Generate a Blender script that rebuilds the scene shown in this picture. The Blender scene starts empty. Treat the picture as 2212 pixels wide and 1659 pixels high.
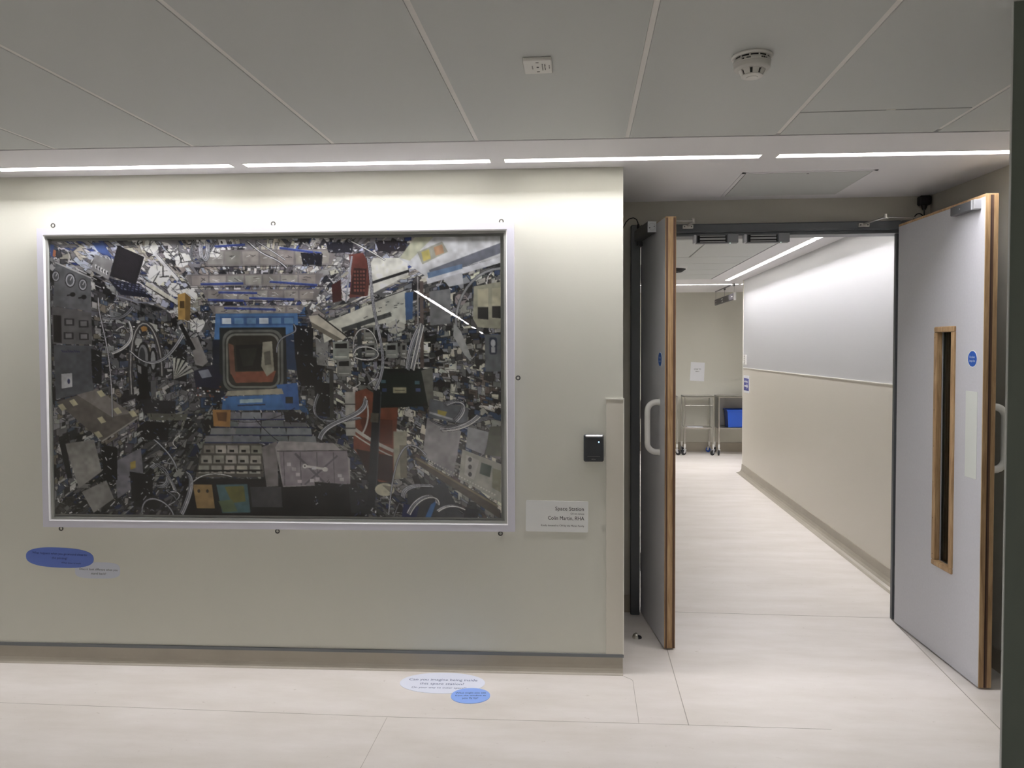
import bpy, math, random
import numpy as np
from mathutils import Vector, Matrix

# ------------------------------------------------------------------ camera
F, CX, CY, EYE = 1662.0, 1106.0, 807.0, 1.45
_Y = np.array([149.0, 52.0, -F]); _Y /= np.linalg.norm(_Y)
_Z = np.array([-184.0, 53647.0, F]); _Z /= np.linalg.norm(_Z)
_X = np.cross(_Y, _Z)
_M = np.stack([_X, _Y, _Z], 0)                 # camera axes -> world axes
scene = bpy.context.scene
cam = bpy.data.cameras.new('camera')
cam.sensor_width = 36.0
cam.lens = F / 2212 * 36
cam.shift_y = -(829.5 - CY) / 2212
cam.clip_start = 0.05
cam_o = bpy.data.objects.new('camera', cam)
scene.collection.objects.link(cam_o)
R4 = Matrix([list(_M[i]) for i in range(3)]).to_4x4()
cam_o.matrix_world = Matrix.Translation((0, 0, EYE)) @ R4
scene.camera = cam_o

# ------------------------------------------------------------------ world, exposure
w = bpy.data.worlds.new('world'); scene.world = w; w.use_nodes = True
w.node_tree.nodes['Background'].inputs[0].default_value = (0.9, 0.95, 1.0, 1)
w.node_tree.nodes['Background'].inputs[1].default_value = 0.02
vs = scene.view_settings
vs.view_transform = 'Standard'; vs.look = 'None'; vs.gamma = 1.0; vs.use_curve_mapping = False
vs.exposure = 0.0
LAMP = 62.0        # luminance of the LED strip diffusers
LAMP_COL = (1.0, 0.965, 0.985)

# ------------------------------------------------------------------ measuring helpers
C0 = np.array([0, 0, EYE])
def _ray(px, py): return _M @ np.array([px - CX, CY - py, -F])
def atz(px, py, z): d = _ray(px, py); return C0 + d * ((z - EYE) / d[2])
def aty(px, py, y): d = _ray(px, py); return C0 + d * (y / d[1])

# ------------------------------------------------------------------ materials
def srgb(r, g, b):
    def f(c):
        c /= 255.0
        return c / 12.92 if c <= 0.04045 else ((c + 0.055) / 1.055) ** 2.4
    return (f(r), f(g), f(b), 1.0)
MATS = {}
def mat(name, col, rough=0.5, metal=0.0, spec=0.5, noise=None, coat=0.0, bump=None, emit=None):
    m = bpy.data.materials.new(name); m.use_nodes = True
    nt = m.node_tree; b = nt.nodes['Principled BSDF']
    c = srgb(*col)
    b.inputs['Base Color'].default_value = c
    b.inputs['Roughness'].default_value = rough
    b.inputs['Metallic'].default_value = metal
    b.inputs['Specular IOR Level'].default_value = spec
    b.inputs['Coat Weight'].default_value = coat
    tc = None
    if noise or bump:
        tc = nt.nodes.new('ShaderNodeTexCoord')
    if noise:
        scale, amt, stretch = noise
        mp = nt.nodes.new('ShaderNodeMapping'); mp.inputs['Scale'].default_value = stretch
        nt.links.new(tc.outputs['Object'], mp.inputs['Vector'])
        n = nt.nodes.new('ShaderNodeTexNoise'); n.inputs['Scale'].default_value = scale
        n.inputs['Detail'].default_value = 6; n.inputs['Roughness'].default_value = 0.6
        nt.links.new(mp.outputs[0], n.inputs['Vector'])
        cr = nt.nodes.new('ShaderNodeValToRGB')
        cr.color_ramp.elements[0].position = 0.3; cr.color_ramp.elements[1].position = 0.7
        cr.color_ramp.elements[0].color = (c[0] * (1 - amt), c[1] * (1 - amt), c[2] * (1 - amt), 1)
        cr.color_ramp.elements[1].color = (min(1, c[0] * (1 + amt)), min(1, c[1] * (1 + amt)), min(1, c[2] * (1 + amt)), 1)
        nt.links.new(n.outputs['Fac'], cr.inputs['Fac'])
        nt.links.new(cr.outputs['Color'], b.inputs['Base Color'])
    if bump:
        n2 = nt.nodes.new('ShaderNodeTexNoise'); n2.inputs['Scale'].default_value = bump[0]; n2.inputs['Detail'].default_value = 3
        nt.links.new(tc.outputs['Object'], n2.inputs['Vector'])
        bp = nt.nodes.new('ShaderNodeBump'); bp.inputs['Strength'].default_value = bump[1]; bp.inputs['Distance'].default_value = 0.01
        nt.links.new(n2.outputs['Fac'], bp.inputs['Height']); nt.links.new(bp.outputs[0], b.inputs['Normal'])
    if emit:
        b.inputs['Emission Color'].default_value = (*emit[0], 1); b.inputs['Emission Strength'].default_value = emit[1]
    MATS[name] = m
    return m

mat('wall_paint', (214, 214, 203), 0.42, spec=0.35, bump=(1.2, 0.25))
mat('far_paint', (204, 203, 192), 0.55, spec=0.3)
mat('wall_grey_paint', (196, 193, 182), 0.55, spec=0.3)
mat('sheet_upper', (210, 211, 214), 0.4, spec=0.4, bump=(1.5, 0.3))
mat('sheet_lower', (228, 223, 212), 0.4, spec=0.4, bump=(1.5, 0.3))
mat('guard_sheet', (215, 211, 199), 0.4, spec=0.35)
mat('bead_white', (240, 238, 228), 0.35)
mat('ceiling_paint', (236, 235, 237), 0.6, spec=0.2, bump=(1.0, 0.1))
mat('ceiling_tile', (204, 207, 205), 0.5, spec=0.25, bump=(0.8, 0.08))
mat('ceiling_bar', (236, 234, 230), 0.5)
mat('ceiling_gap', (62, 60, 58), 0.8)
mat('skirting', (170, 163, 149), 0.4, noise=(6, 0.05, (1, 1, 1)))
mat('grey_trim', (112, 116, 120), 0.4)
mat('frame_paint', (86, 90, 94), 0.38, spec=0.5)
mat('laminate', (200, 201, 207), 0.42, noise=(90, 0.03, (1, 1, 1)), spec=0.4)
mat('seal_brown', (92, 66, 50), 0.7)
mat('seal_dark', (52, 36, 30), 0.8)
mat('nylon_white', (226, 226, 222), 0.3)
mat('steel', (190, 188, 182), 0.28, metal=1.0)
mat('eye_wire', (92, 92, 88), 0.4, metal=0.8)
mat('steel_dull', (150, 150, 150), 0.4, metal=1.0)
mat('alu', (196, 198, 202), 0.42, metal=0.6)
mat('grey_metal', (92, 94, 98), 0.4, metal=0.3)
mat('grey_cover', (122, 124, 128), 0.45)
mat('closer_grey', (84, 86, 88), 0.4, metal=0.3)
mat('closer_end', (190, 194, 198), 0.4)
mat('black', (24, 24, 28), 0.45)
mat('dark_hole', (10, 10, 10), 0.8)
mat('pillar_dark', (108, 116, 108), 0.35, spec=0.4)
mat('white_plastic', (226, 225, 220), 0.35)
mat('off_white', (206, 205, 200), 0.4)
mat('plate_grey', (214, 219, 214), 0.4)
mat('paper', (232, 234, 238), 0.7)
mat('card', (230, 232, 230), 0.5)
mat('ink', (32, 34, 34), 0.6)
mat('ink_grey', (120, 120, 116), 0.6)
mat('ink_blue', (30, 38, 96), 0.6)
mat('ink_slate', (92, 108, 146), 0.6)
mat('sign_blue', (20, 84, 176), 0.35)
mat('sign_violet', (70, 74, 158), 0.4)
mat('vinyl_blue', (98, 122, 200), 0.35)
mat('vinyl_blue_light', (150, 186, 255), 0.35)
mat('vinyl_pale', (236, 241, 255), 0.35)
mat('vinyl_grey', (204, 209, 220), 0.4)
mat('frame_silver', (216, 216, 227), 0.38, metal=0.0)
mat('frame_inner', (176, 178, 174), 0.5)
mat('frame_bead', (250, 250, 252), 0.25)
mat('seam_line', (172, 166, 157), 0.6)
mat('bin_blue', (36, 84, 186), 0.35)
mat('rubber', (38, 38, 42), 0.6)
mat('rubber_grey', (88, 90, 96), 0.5)
mat('sign_dark', (66, 64, 68), 0.4)
mat('leader_screen', (44, 48, 52), 0.35)
mat('led_blue', (120, 190, 255), 0.3, emit=((0.25, 0.6, 1.0), 6.0))
mat('led_green', (180, 240, 210), 0.3, emit=((0.7, 1.0, 0.85), 3.0))
mat('diffuser', (255, 255, 255), 0.5, emit=(LAMP_COL, LAMP))
mat('diffuser_near', (255, 255, 255), 0.5, emit=(LAMP_COL, 150.0))
mat('diffuser_corridor', (255, 255, 255), 0.5, emit=(LAMP_COL, 76.0))

def make_wood(name, dark, mid, light, axis=(9, 9, 0.7)):
    m = bpy.data.materials.new(name); m.use_nodes = True; nt = m.node_tree; b = nt.nodes['Principled BSDF']
    tc = nt.nodes.new('ShaderNodeTexCoord'); mp = nt.nodes.new('ShaderNodeMapping'); mp.inputs['Scale'].default_value = axis
    n = nt.nodes.new('ShaderNodeTexNoise'); n.inputs['Scale'].default_value = 4; n.inputs['Detail'].default_value = 5; n.inputs['Distortion'].default_value = 1.5
    n2 = nt.nodes.new('ShaderNodeTexNoise'); n2.inputs['Scale'].default_value = 30; n2.inputs['Detail'].default_value = 3
    mx = nt.nodes.new('ShaderNodeMath'); mx.operation = 'MULTIPLY_ADD'; mx.inputs[1].default_value = 0.35
    cr = nt.nodes.new('ShaderNodeValToRGB')
    cr.color_ramp.elements[0].position = 0.38; cr.color_ramp.elements[0].color = srgb(*dark)
    cr.color_ramp.elements[1].position = 0.85; cr.color_ramp.elements[1].color = srgb(*light)
    e = cr.color_ramp.elements.new(0.6); e.color = srgb(*mid)
    nt.links.new(tc.outputs['Object'], mp.inputs['Vector']); nt.links.new(mp.outputs[0], n.inputs['Vector']); nt.links.new(mp.outputs[0], n2.inputs['Vector'])
    nt.links.new(n2.outputs['Fac'], mx.inputs[0]); nt.links.new(n.outputs['Fac'], mx.inputs[2]); nt.links.new(mx.outputs[0], cr.inputs['Fac'])
    nt.links.new(cr.outputs['Color'], b.inputs['Base Color']); b.inputs['Roughness'].default_value = 0.5
    MATS[name] = m
make_wood('oak', (124, 96, 64), (164, 133, 95), (190, 161, 122))

def make_floor():
    m = bpy.data.materials.new('floor_vinyl'); m.use_nodes = True; nt = m.node_tree; b = nt.nodes['Principled BSDF']
    tc = nt.nodes.new('ShaderNodeTexCoord'); L = nt.links.new
    mp = nt.nodes.new('ShaderNodeMapping'); mp.inputs['Scale'].default_value = (0.8, 2.6, 1)
    L(tc.outputs['Object'], mp.inputs['Vector'])
    n = nt.nodes.new('ShaderNodeTexNoise'); n.inputs['Scale'].default_value = 2.2; n.inputs['Detail'].default_value = 8; n.inputs['Roughness'].default_value = 0.62
    L(mp.outputs[0], n.inputs['Vector'])
    cr = nt.nodes.new('ShaderNodeValToRGB')
    cr.color_ramp.elements[0].position = 0.32; cr.color_ramp.elements[0].color = srgb(221, 215, 207)
    cr.color_ramp.elements[1].position = 0.68; cr.color_ramp.elements[1].color = srgb(235, 230, 225)
    L(n.outputs['Fac'], cr.inputs['Fac'])
    # fine flecks of the marbled vinyl
    mp2 = nt.nodes.new('ShaderNodeMapping'); mp2.inputs['Scale'].default_value = (1.0, 1.7, 1)
    L(tc.outputs['Object'], mp2.inputs['Vector'])
    n3 = nt.nodes.new('ShaderNodeTexNoise'); n3.inputs['Scale'].default_value = 24; n3.inputs['Detail'].default_value = 4; n3.inputs['Roughness'].default_value = 0.7
    L(mp2.outputs[0], n3.inputs['Vector'])
    cr3 = nt.nodes.new('ShaderNodeValToRGB')
    cr3.color_ramp.elements[0].position = 0.66; cr3.color_ramp.elements[0].color = (0, 0, 0, 1)
    cr3.color_ramp.elements[1].position = 0.72; cr3.color_ramp.elements[1].color = (0.5, 0.5, 0.5, 1)
    L(n3.outputs['Fac'], cr3.inputs['Fac'])
    mx = nt.nodes.new('ShaderNodeMix'); mx.data_type = 'RGBA'
    mx.inputs['B'].default_value = srgb(176, 166, 150)
    L(cr3.outputs['Color'], mx.inputs['Factor']); L(cr.outputs['Color'], mx.inputs['A'])
    L(mx.outputs['Result'], b.inputs['Base Color'])
    b.inputs['Roughness'].default_value = 0.42; b.inputs['Specular IOR Level'].default_value = 0.35
    MATS['floor_vinyl'] = m
make_floor()

def make_glass(name, tint=(1, 1, 1), rough=0.0, ior=1.5):
    m = bpy.data.materials.new(name); m.use_nodes = True; nt = m.node_tree
    for n in list(nt.nodes): nt.nodes.remove(n)
    o = nt.nodes.new('ShaderNodeOutputMaterial'); mx = nt.nodes.new('ShaderNodeMixShader')
    t = nt.nodes.new('ShaderNodeBsdfTransparent'); t.inputs[0].default_value = (*tint, 1)
    g = nt.nodes.new('ShaderNodeBsdfGlossy'); g.inputs['Roughness'].default_value = rough
    f = nt.nodes.new('ShaderNodeFresnel'); f.inputs[0].default_value = ior
    nt.links.new(f.outputs[0], mx.inputs[0]); nt.links.new(t.outputs[0], mx.inputs[1]); nt.links.new(g.outputs[0], mx.inputs[2])
    nt.links.new(mx.outputs[0], o.inputs[0])
    MATS[name] = m
make_glass('picture_glass', (0.97, 0.98, 0.98), 0.0, 1.6)
make_glass('door_glass', (0.55, 0.62, 0.58), 0.02, 1.5)

# ------------------------------------------------------------------ mesh helpers
class MB:
    def __init__(s): s.v = []; s.f = []; s.smooth = []
    def add(s, vs, fs, smooth=False):
        k = len(s.v); s.v += [tuple(float(c) for c in v) for v in vs]
        s.f += [tuple(i + k for i in f) for f in fs]; s.smooth += [smooth] * len(fs)
        return s
    def box(s, x0, x1, y0, y1, z0, z1, bev=0.0):
        if x0 > x1: x0, x1 = x1, x0
        if y0 > y1: y0, y1 = y1, y0
        if z0 > z1: z0, z1 = z1, z0
        if bev <= 0:
            s.add([(x0,y0,z0),(x1,y0,z0),(x1,y1,z0),(x0,y1,z0),(x0,y0,z1),(x1,y0,z1),(x1,y1,z1),(x0,y1,z1)],
                  [(0,3,2,1),(4,5,6,7),(0,1,5,4),(1,2,6,5),(2,3,7,6),(3,0,4,7)])
            return s
        # chamfered box as a convex hull of 24 points
        b = min(bev, (x1-x0)/2.01, (y1-y0)/2.01, (z1-z0)/2.01)
        import bmesh
        bm = bmesh.new()
        for xi, xs in ((x0, 1), (x1, -1)):
            for yi, ys in ((y0, 1), (y1, -1)):
                for zi, zs in ((z0, 1), (z1, -1)):
                    bm.verts.new((xi, yi + ys*b, zi + zs*b)); bm.verts.new((xi + xs*b, yi, zi + zs*b)); bm.verts.new((xi + xs*b, yi + ys*b, zi))
        bmesh.ops.convex_hull(bm, input=bm.verts)
        bmesh.ops.dissolve_limit(bm, angle_limit=0.01, verts=bm.verts, edges=bm.edges)
        bm.verts.index_update()
        s.add([v.co[:] for v in bm.verts], [[v.index for v in f.verts] for f in bm.faces]); bm.free()
        return s
    def prism(s, pts, z0, z1, inset=0.0):
        """plan polygon (counter-clockwise) extruded in z; inset shrinks the lower face"""
        n = len(pts); c = np.mean(np.array(pts), 0)
        lo = []
        for p in pts:
            d = np.array(p) - c
            lo.append(tuple(np.array(p) - np.sign(d) * inset))
        vs = [(p[0], p[1], z0) for p in lo] + [(p[0], p[1], z1) for p in pts]
        fs = [tuple(range(n - 1, -1, -1)), tuple(range(n, 2 * n))] + [(i, (i+1) % n, (i+1) % n + n, i + n) for i in range(n)]
        return s.add(vs, fs)
    def plate(s, pts3, nrm, t):
        """flat outline in space, thickness t along nrm"""
        n = len(pts3); nr = np.array(nrm) * t
        vs = [tuple(p) for p in pts3] + [tuple(np.array(p) + nr) for p in pts3]
        return s.add(vs, [tuple(range(n - 1, -1, -1)), tuple(range(n, 2 * n))] + [(i, (i+1) % n, (i+1) % n + n, i + n) for i in range(n)])
    def tube(s, path, r, seg=12, caps=True):
        P = [np.array(p, float) for p in path]; n = len(P); rs = r if isinstance(r, (list, tuple)) else [r] * n
        rings = []; up = None
        for i in range(n):
            t = P[min(i+1, n-1)] - P[max(i-1, 0)]; t /= np.linalg.norm(t)
            if up is None:
                a = np.array([0, 0, 1.0]) if abs(t[2]) < 0.9 else np.array([1.0, 0, 0])
                up = np.cross(t, a); up /= np.linalg.norm(up)
            else:
                up = up - t * np.dot(up, t); up /= np.linalg.norm(up)
            v = np.cross(t, up)
            rings.append([P[i] + rs[i] * (math.cos(2*math.pi*k/seg) * up + math.sin(2*math.pi*k/seg) * v) for k in range(seg)])
        vs = [p for r_ in rings for p in r_]; fs = []
        for i in range(n - 1):
            for k in range(seg):
                a = i*seg + k; b = i*seg + (k+1) % seg
                fs.append((a, b, b + seg, a + seg))
        s.add(vs, fs, True)
        if caps:
            s.add(rings[0], [tuple(range(seg - 1, -1, -1))]); s.add(rings[-1], [tuple(range(seg))])
        return s
    def lathe(s, prof, c=(0, 0, 0), seg=40, axis='z', smooth=True):
        vs = []; fs = []; n = len(prof)
        for k in range(seg):
            a = 2 * math.pi * k / seg
            for r, h in prof:
                p = (r*math.cos(a), r*math.sin(a), h)
                if axis == 'y': p = (p[0], p[2], p[1])
                if axis == 'x': p = (p[2], p[0], p[1])
                vs.append((p[0]+c[0], p[1]+c[1], p[2]+c[2]))
        for k in range(seg):
            for i in range(n - 1):
                a = k*n + i; b = ((k+1) % seg)*n + i
                fs.append((a, b, b+1, a+1))
        s.add(vs, fs, smooth)
        return s
    def build(s, name, m, parent=None, loc=None, rotz=None):
        me = bpy.data.meshes.new(name)
        me.from_pydata(s.v, [], s.f); me.validate()
        if len(me.polygons) == len(s.smooth):
            me.polygons.foreach_set('use_smooth', s.smooth)
        if any(s.smooth):
            try: me.set_sharp_from_angle(angle=math.radians(40))
            except Exception: pass
        import bmesh
        bm = bmesh.new(); bm.from_mesh(me); bmesh.ops.recalc_face_normals(bm, faces=bm.faces); bm.to_mesh(me); bm.free()
        me.materials.append(MATS[m])
        o = bpy.data.objects.new(name, me); scene.collection.objects.link(o)
        if parent: o.parent = parent
        if loc is not None: o.location = loc
        if rotz is not None: o.rotation_euler = (0, 0, rotz)
        return o

def thing(name, label, cat, loc=(0, 0, 0), rotz=0.0, group=None):
    o = bpy.data.objects.new(name, None); scene.collection.objects.link(o)
    o.location = loc; o.rotation_euler = (0, 0, rotz); o.empty_display_size = 0.1
    o['label'] = label; o['category'] = cat
    if group: o['group'] = group
    return o
def tag(o, label, cat, group=None):
    o['label'] = label; o['category'] = cat
    if group: o['group'] = group
    return o
def struct(name, mb, m, label, parent=None):
    o = mb.build(name, m, parent)
    if parent is None: o['kind'] = 'structure'; o['label'] = label
    return o
def ring_box(mb, x0, x1, z0, z1, wx, y0, y1, wz=None):
    """picture-frame ring in the xz plane, thickness y0..y1"""
    wz = wz or wx
    mb.box(x0, x1, y0, y1, z1 - wz, z1); mb.box(x0, x1, y0, y1, z0, z0 + wz)
    mb.box(x0, x0 + wx, y0, y1, z0 + wz, z1 - wz); mb.box(x1 - wx, x1, y0, y1, z0 + wz, z1 - wz)
    return mb

def text_into(mb, s, height, org, ux, uy, align='CENTER', width=None):
    """write s with cap height `height`; org is the anchor on the baseline, ux/uy the axes of the writing"""
    cu = bpy.data.curves.new('t', 'FONT'); cu.body = s; cu.align_x = align; cu.size = 1.0; cu.resolution_u = 3
    o = bpy.data.objects.new('t', cu)
    me = bpy.data.meshes.new_from_object(o)
    co = [v.co.copy() for v in me.vertices]; fs = [tuple(p.vertices) for p in me.polygons]
    bpy.data.objects.remove(o); bpy.data.curves.remove(cu); bpy.data.meshes.remove(me)
    if not co: return
    k = height / 0.69; kx = k
    if width:
        wd = max(c.x for c in co) - min(c.x for c in co); kx = width / wd
    ux = np.array(ux); uy = np.array(uy); org = np.array(org)
    mb.add([tuple(org + ux * c.x * kx + uy * c.y * k) for c in co], fs)

def marks_into(mb, n, height, org, ux, uy, width, seed=1):
    """print too small to read in the photo: a row of n unequal dashes"""
    rr = random.Random(seed); ux = np.array(ux, float); uy = np.array(uy, float); org = np.array(org, float)
    ws = [rr.uniform(0.5, 1.5) for _ in range(n)]; tot = sum(ws); x = -width / 2
    for w_ in ws:
        l = width * w_ / tot; hh = height * rr.uniform(0.6, 1.0)
        mb.add([tuple(org + ux * x), tuple(org + ux * (x + l * 0.75)), tuple(org + ux * (x + l * 0.75) + uy * hh), tuple(org + ux * x + uy * hh)], [(0, 1, 2, 3)])
        x += l

# ------------------------------------------------------------------ the shell
CZ = 2.25                                   # ceiling height
e1 = np.array([1, 0.0316]); e1 /= np.linalg.norm(e1); e2 = np.array([-e1[1], e1[0]])   # along / into the picture wall
WP = np.array([0.185, 3.43])                # the wall's right-hand corner
WROT = math.atan2(e1[1], e1[0])
def wl(u, v): p = WP + e1 * u + e2 * v; return (float(p[0]), float(p[1]))   # u along the wall, v behind it (negative = in front)

struct('floor', MB().box(-4.6, 4.4, -14.2, 11.3, -0.12, 0), 'floor_vinyl', 'pale cream marbled vinyl floor through both rooms')
struct('ceiling_slab', MB().box(-4.6, 4.4, -14.2, 11.3, CZ + 0.06, CZ + 0.2), 'ceiling_gap', 'dark void above the ceiling panels')

# picture wall (solid block up to the door wall)
struct('wall_front', MB().prism([wl(-4.5, 0), wl(0, 0), (0.185, 4.25), (-4.32, 4.25)], 0.082, CZ + 0.01), 'wall_paint', 'pale olive-white wall behind the large painting')
# slightly recessed foot of that wall, coved skirting and grey capping strip
sk = MB()
prof = [(-0.026, 0.0005), (-0.019, 0.002), (-0.013, 0.006), (-0.008, 0.013), (-0.004, 0.024), (-0.003, 0.04), (-0.003, 0.078), (0.01, 0.078), (0.01, 0.0005)]
va = [(*wl(-4.5, v), z) for v, z in prof]
vb = [(*wl(0.0, v), z) for v, z in prof]
sk.add(va + vb, [(i, (i+1) % 9, (i+1) % 9 + 9, i + 9) for i in range(9)] + [tuple(range(8, -1, -1)), tuple(range(9, 18))], False)
sk.prism([wl(-4.5, 0.01), wl(0, 0.01), (0.185, 4.25), (-4.32, 4.25)], 0.0, 0.082)
struct('baseboard_front', sk, 'skirting', 'coved beige vinyl skirting below the painting wall')
tr = MB(); tr.plate([(*wl(-4.5, -0.006), 0.076), (*wl(0.004, -0.006), 0.074), (*wl(0.004, -0.006), 0.087), (*wl(-4.5, -0.006), 0.091)], (e2[0], e2[1], 0), 0.012)
struct('trim_1', tr, 'grey_trim', 'dark grey capping strip along the skirting')

# right-hand corner guard sheet
cg = MB(); cg.plate([(*wl(-0.074, -0.004), 0.088), (*wl(0.003, -0.004), 0.088), (*wl(0.003, -0.004), 1.229), (*wl(-0.074, -0.004), 1.231)], (e2[0], e2[1], 0), 0.004)
cg.box(0.185, 0.189, 3.428, 4.2, 0.088, 1.23)
guard = struct('trim_2', cg, 'guard_sheet', 'beige corner guard sheet at the wall edge')
bd = MB(); bd.plate([(*wl(-0.076, -0.0062), 1.229), (*wl(0.004, -0.0062), 1.227), (*wl(0.004, -0.0062), 1.233), (*wl(-0.076, -0.0062), 1.235)], (e2[0], e2[1], 0), 0.006)
bd.plate([(*wl(0.0005, -0.0062), 0.088), (*wl(0.005, -0.0062), 0.088), (*wl(0.005, -0.0062), 1.234), (*wl(0.0005, -0.0062), 1.234)], (e2[0], e2[1], 0), 0.006)
bd.build('bead', 'bead_white', guard)

# door wall, alcove side wall
dw = MB()
dw.box(0.19, 0.272, 4.25, 4.37, 0, CZ + .01); dw.box(1.722, 2.3, 4.25, 4.37, 0, CZ + .01); dw.box(0.272, 1.722, 4.25, 4.37, 2.118, CZ + .01)
dw.box(-4.32, 0.19, 4.25, 4.37, 0, CZ + .01)
struct('wall_back', dw, 'wall_grey_paint', 'grey-beige wall around the double doorway')
struct('baseboard_back', MB().box(0.19, 0.268, 4.242, 4.25, 0, 0.095), 'skirting', 'skirting stub left of the door frame')
struct('wall_alcove', MB().prism([(1.92, 2.62), (2.3, 2.62), (2.3, 4.25), (1.828, 4.25)], 0, CZ + .01), 'wall_grey_paint', 'grey side wall behind the right door leaf')
sk2 = MB(); sk2.prism([(1.912, 2.62), (1.92, 2.62), (1.828, 4.25), (1.820, 4.25)], 0, 0.1)
struct('baseboard_alcove', sk2, 'skirting', 'skirting behind the right door leaf')

# near pillar and the rest of the near room (mostly outside the picture)
pl = MB(); pl.prism([(0.996, 1.9), (1.3, 1.84), (2.3, 1.88), (2.3, 2.6), (1.44, 2.6)], 0, CZ + .01)
pil = struct('wall_right', pl, 'pillar_dark', 'dark green-grey wall end at the right picture edge')
MB().box(0.9945, 0.9965, 1.898, 1.904, 0, CZ).build('edge_bead', 'ceiling_tile', pil)
nr = MB(); nr.box(1.5, 1.6, -13.6, 1.9, 0, CZ + .01)
struct('wall_near_right', nr, 'wall_paint', 'side wall of the near room')
struct('wall_near_left', MB().box(-4.5, -4.32, -13.6, 4.4, 0, CZ + .01), 'wall_grey_paint', 'far left wall of the near room')
struct('wall_near_back', MB().box(-4.5, 1.6, -13.8, -13.6, 0, CZ + .01), 'wall_grey_paint', 'wall behind the viewer')

# corridor
cr_ = MB(); cr_.box(1.889, 4.3, 4.37, 9.2, 1.23, CZ + .01)
struct('wall_corridor_upper', cr_, 'sheet_upper', 'white upper wall of the corridor')
cl = MB(); cl.box(1.885, 4.3, 4.37, 9.205, 0.0, 1.228)
struct('wall_corridor_lower', cl, 'sheet_lower', 'beige protective sheet on the lower corridor wall')
struct('trim_3', MB().box(1.882, 1.889, 4.37, 9.205, 1.226, 1.233).box(1.8835, 1.889, 9.19, 9.208, 0.07, CZ), 'bead_white', 'white dado bead on the corridor wall')
cs = MB()
prof2 = [(1.815, 0.0005), (1.838, 0.003), (1.855, 0.010), (1.868, 0.024), (1.876, 0.045), (1.879, 0.1), (1.885, 0.1), (1.885, 0.0005)]
cs.add([(x, 4.37, z) for x, z in prof2] + [(x, 9.21, z) for x, z in prof2], [(i, (i+1) % 8, (i+1) % 8 + 8, i + 8) for i in range(8)] + [tuple(range(7, -1, -1)), tuple(range(8, 16))])
struct('baseboard_corridor', cs, 'skirting', 'coved skirting along the corridor wall')
struct('wall_far', MB().box(-0.6, 4.3, 11.07, 11.25, 0, CZ + .01), 'far_paint', 'grey-olive wall at the end of the corridor')
struct('baseboard_far', MB().box(-0.3, 4.3, 11.06, 11.07, 0, 0.13), 'skirting', 'skirting of the end wall')
struct('wall_corridor_left', MB().box(-0.5, -0.3, 4.37, 11.1, 0, CZ + .01), 'wall_paint', 'left wall of the corridor')
struct('wall_far_right', MB().box(4.2, 4.35, 9.2, 11.1, 0, CZ + .01), 'wall_grey_paint', 'right end of the cross passage')

# ------------------------------------------------------------------ ceiling panels
lamps = []     # (centre x, centre y, length, rotation)
def seg_u(u0, u1, v): c = wl((u0 + u1) / 2, v); return (c[0], c[1], u1 - u0, WROT)
SV = -0.147
front_segs = [(-4.16, -3.10), (-2.95 + .135, -1.705), (-1.645, -0.585), (-0.515, 0.558), (0.622, 1.685)]
front_segs = [(-3.95, -2.888), (-2.752, -1.690), (-1.637, -0.570), (-0.514, 0.556), (0.621, 1.690)]
lamp_front = [seg_u(a, b, SV) for a, b in front_segs]
LW = 0.062
mg = MB()      # plain margin with slots for the strips
def wprism(u0, u1, v0, v1, z0=CZ, z1=CZ + 0.025): mg.prism([wl(u0, v0), wl(u1, v0), wl(u1, v1), wl(u0, v1)], z0, z1)
wprism(-4.5, 2.1, -0.452, SV - LW/2)
wprism(-4.5, 2.1, SV + LW/2, 0.9)
us = [-4.5] + [x for s in front_segs for x in s] + [2.1]
for i in range(0, len(us), 2): wprism(us[i], us[i+1], SV - LW/2, SV + LW/2)
struct('ceiling_margin', mg, 'ceiling_paint', 'smooth white ceiling margin holding the light strips')

# long metal planks of the near ceiling
joints = [-4.5, -3.77, -3.205, -2.64, -2.075, -1.515, -0.958, -0.398, 0.175, 0.733, 1.307, 1.88, 2.3]
GAP = 0.011
BACK_A, BACK_D = (-1.53, -1.916), math.atan2(-12.99 + 1.92, 0.073)
def yend(x): # front edge of the margin
    p = wl(0, -0.462); return p[1] + (x - p[0]) * 0.0316
tiles = MB(); bars = MB()
for i in range(len(joints) - 1):
    x0, x1 = joints[i] + GAP/2, joints[i+1] - GAP/2
    ys = [-13.6, -0.7, yend((x0 + x1) / 2)]
    if i == 9: ys = [-13.6, -0.7, 2.711, yend((x0+x1)/2)]
    for j in range(len(ys) - 1):
        if -2.0 < (x0 + x1) / 2 < -1.1 and j == 0: continue
        a, b = ys[j] + 0.002, ys[j+1] - 0.002
        ya = yb = b
        if j == len(ys) - 2: ya, yb = yend(x0), yend(x1)
        tiles.prism([(x0, a), (x1, a), (x1, yb), (x0, ya)], CZ, CZ + 0.02, 0.003)
    if i: bars.box(joints[i] - GAP/2 - .002, joints[i] + GAP/2 + .002, -13.6, 2.97, CZ + 0.0025, CZ + 0.02)
ct = struct('ceiling', tiles, 'ceiling_tile', 'pale grey metal plank ceiling of the near room')
bars.build('joint_bar', 'ceiling_bar', ct)
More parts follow.
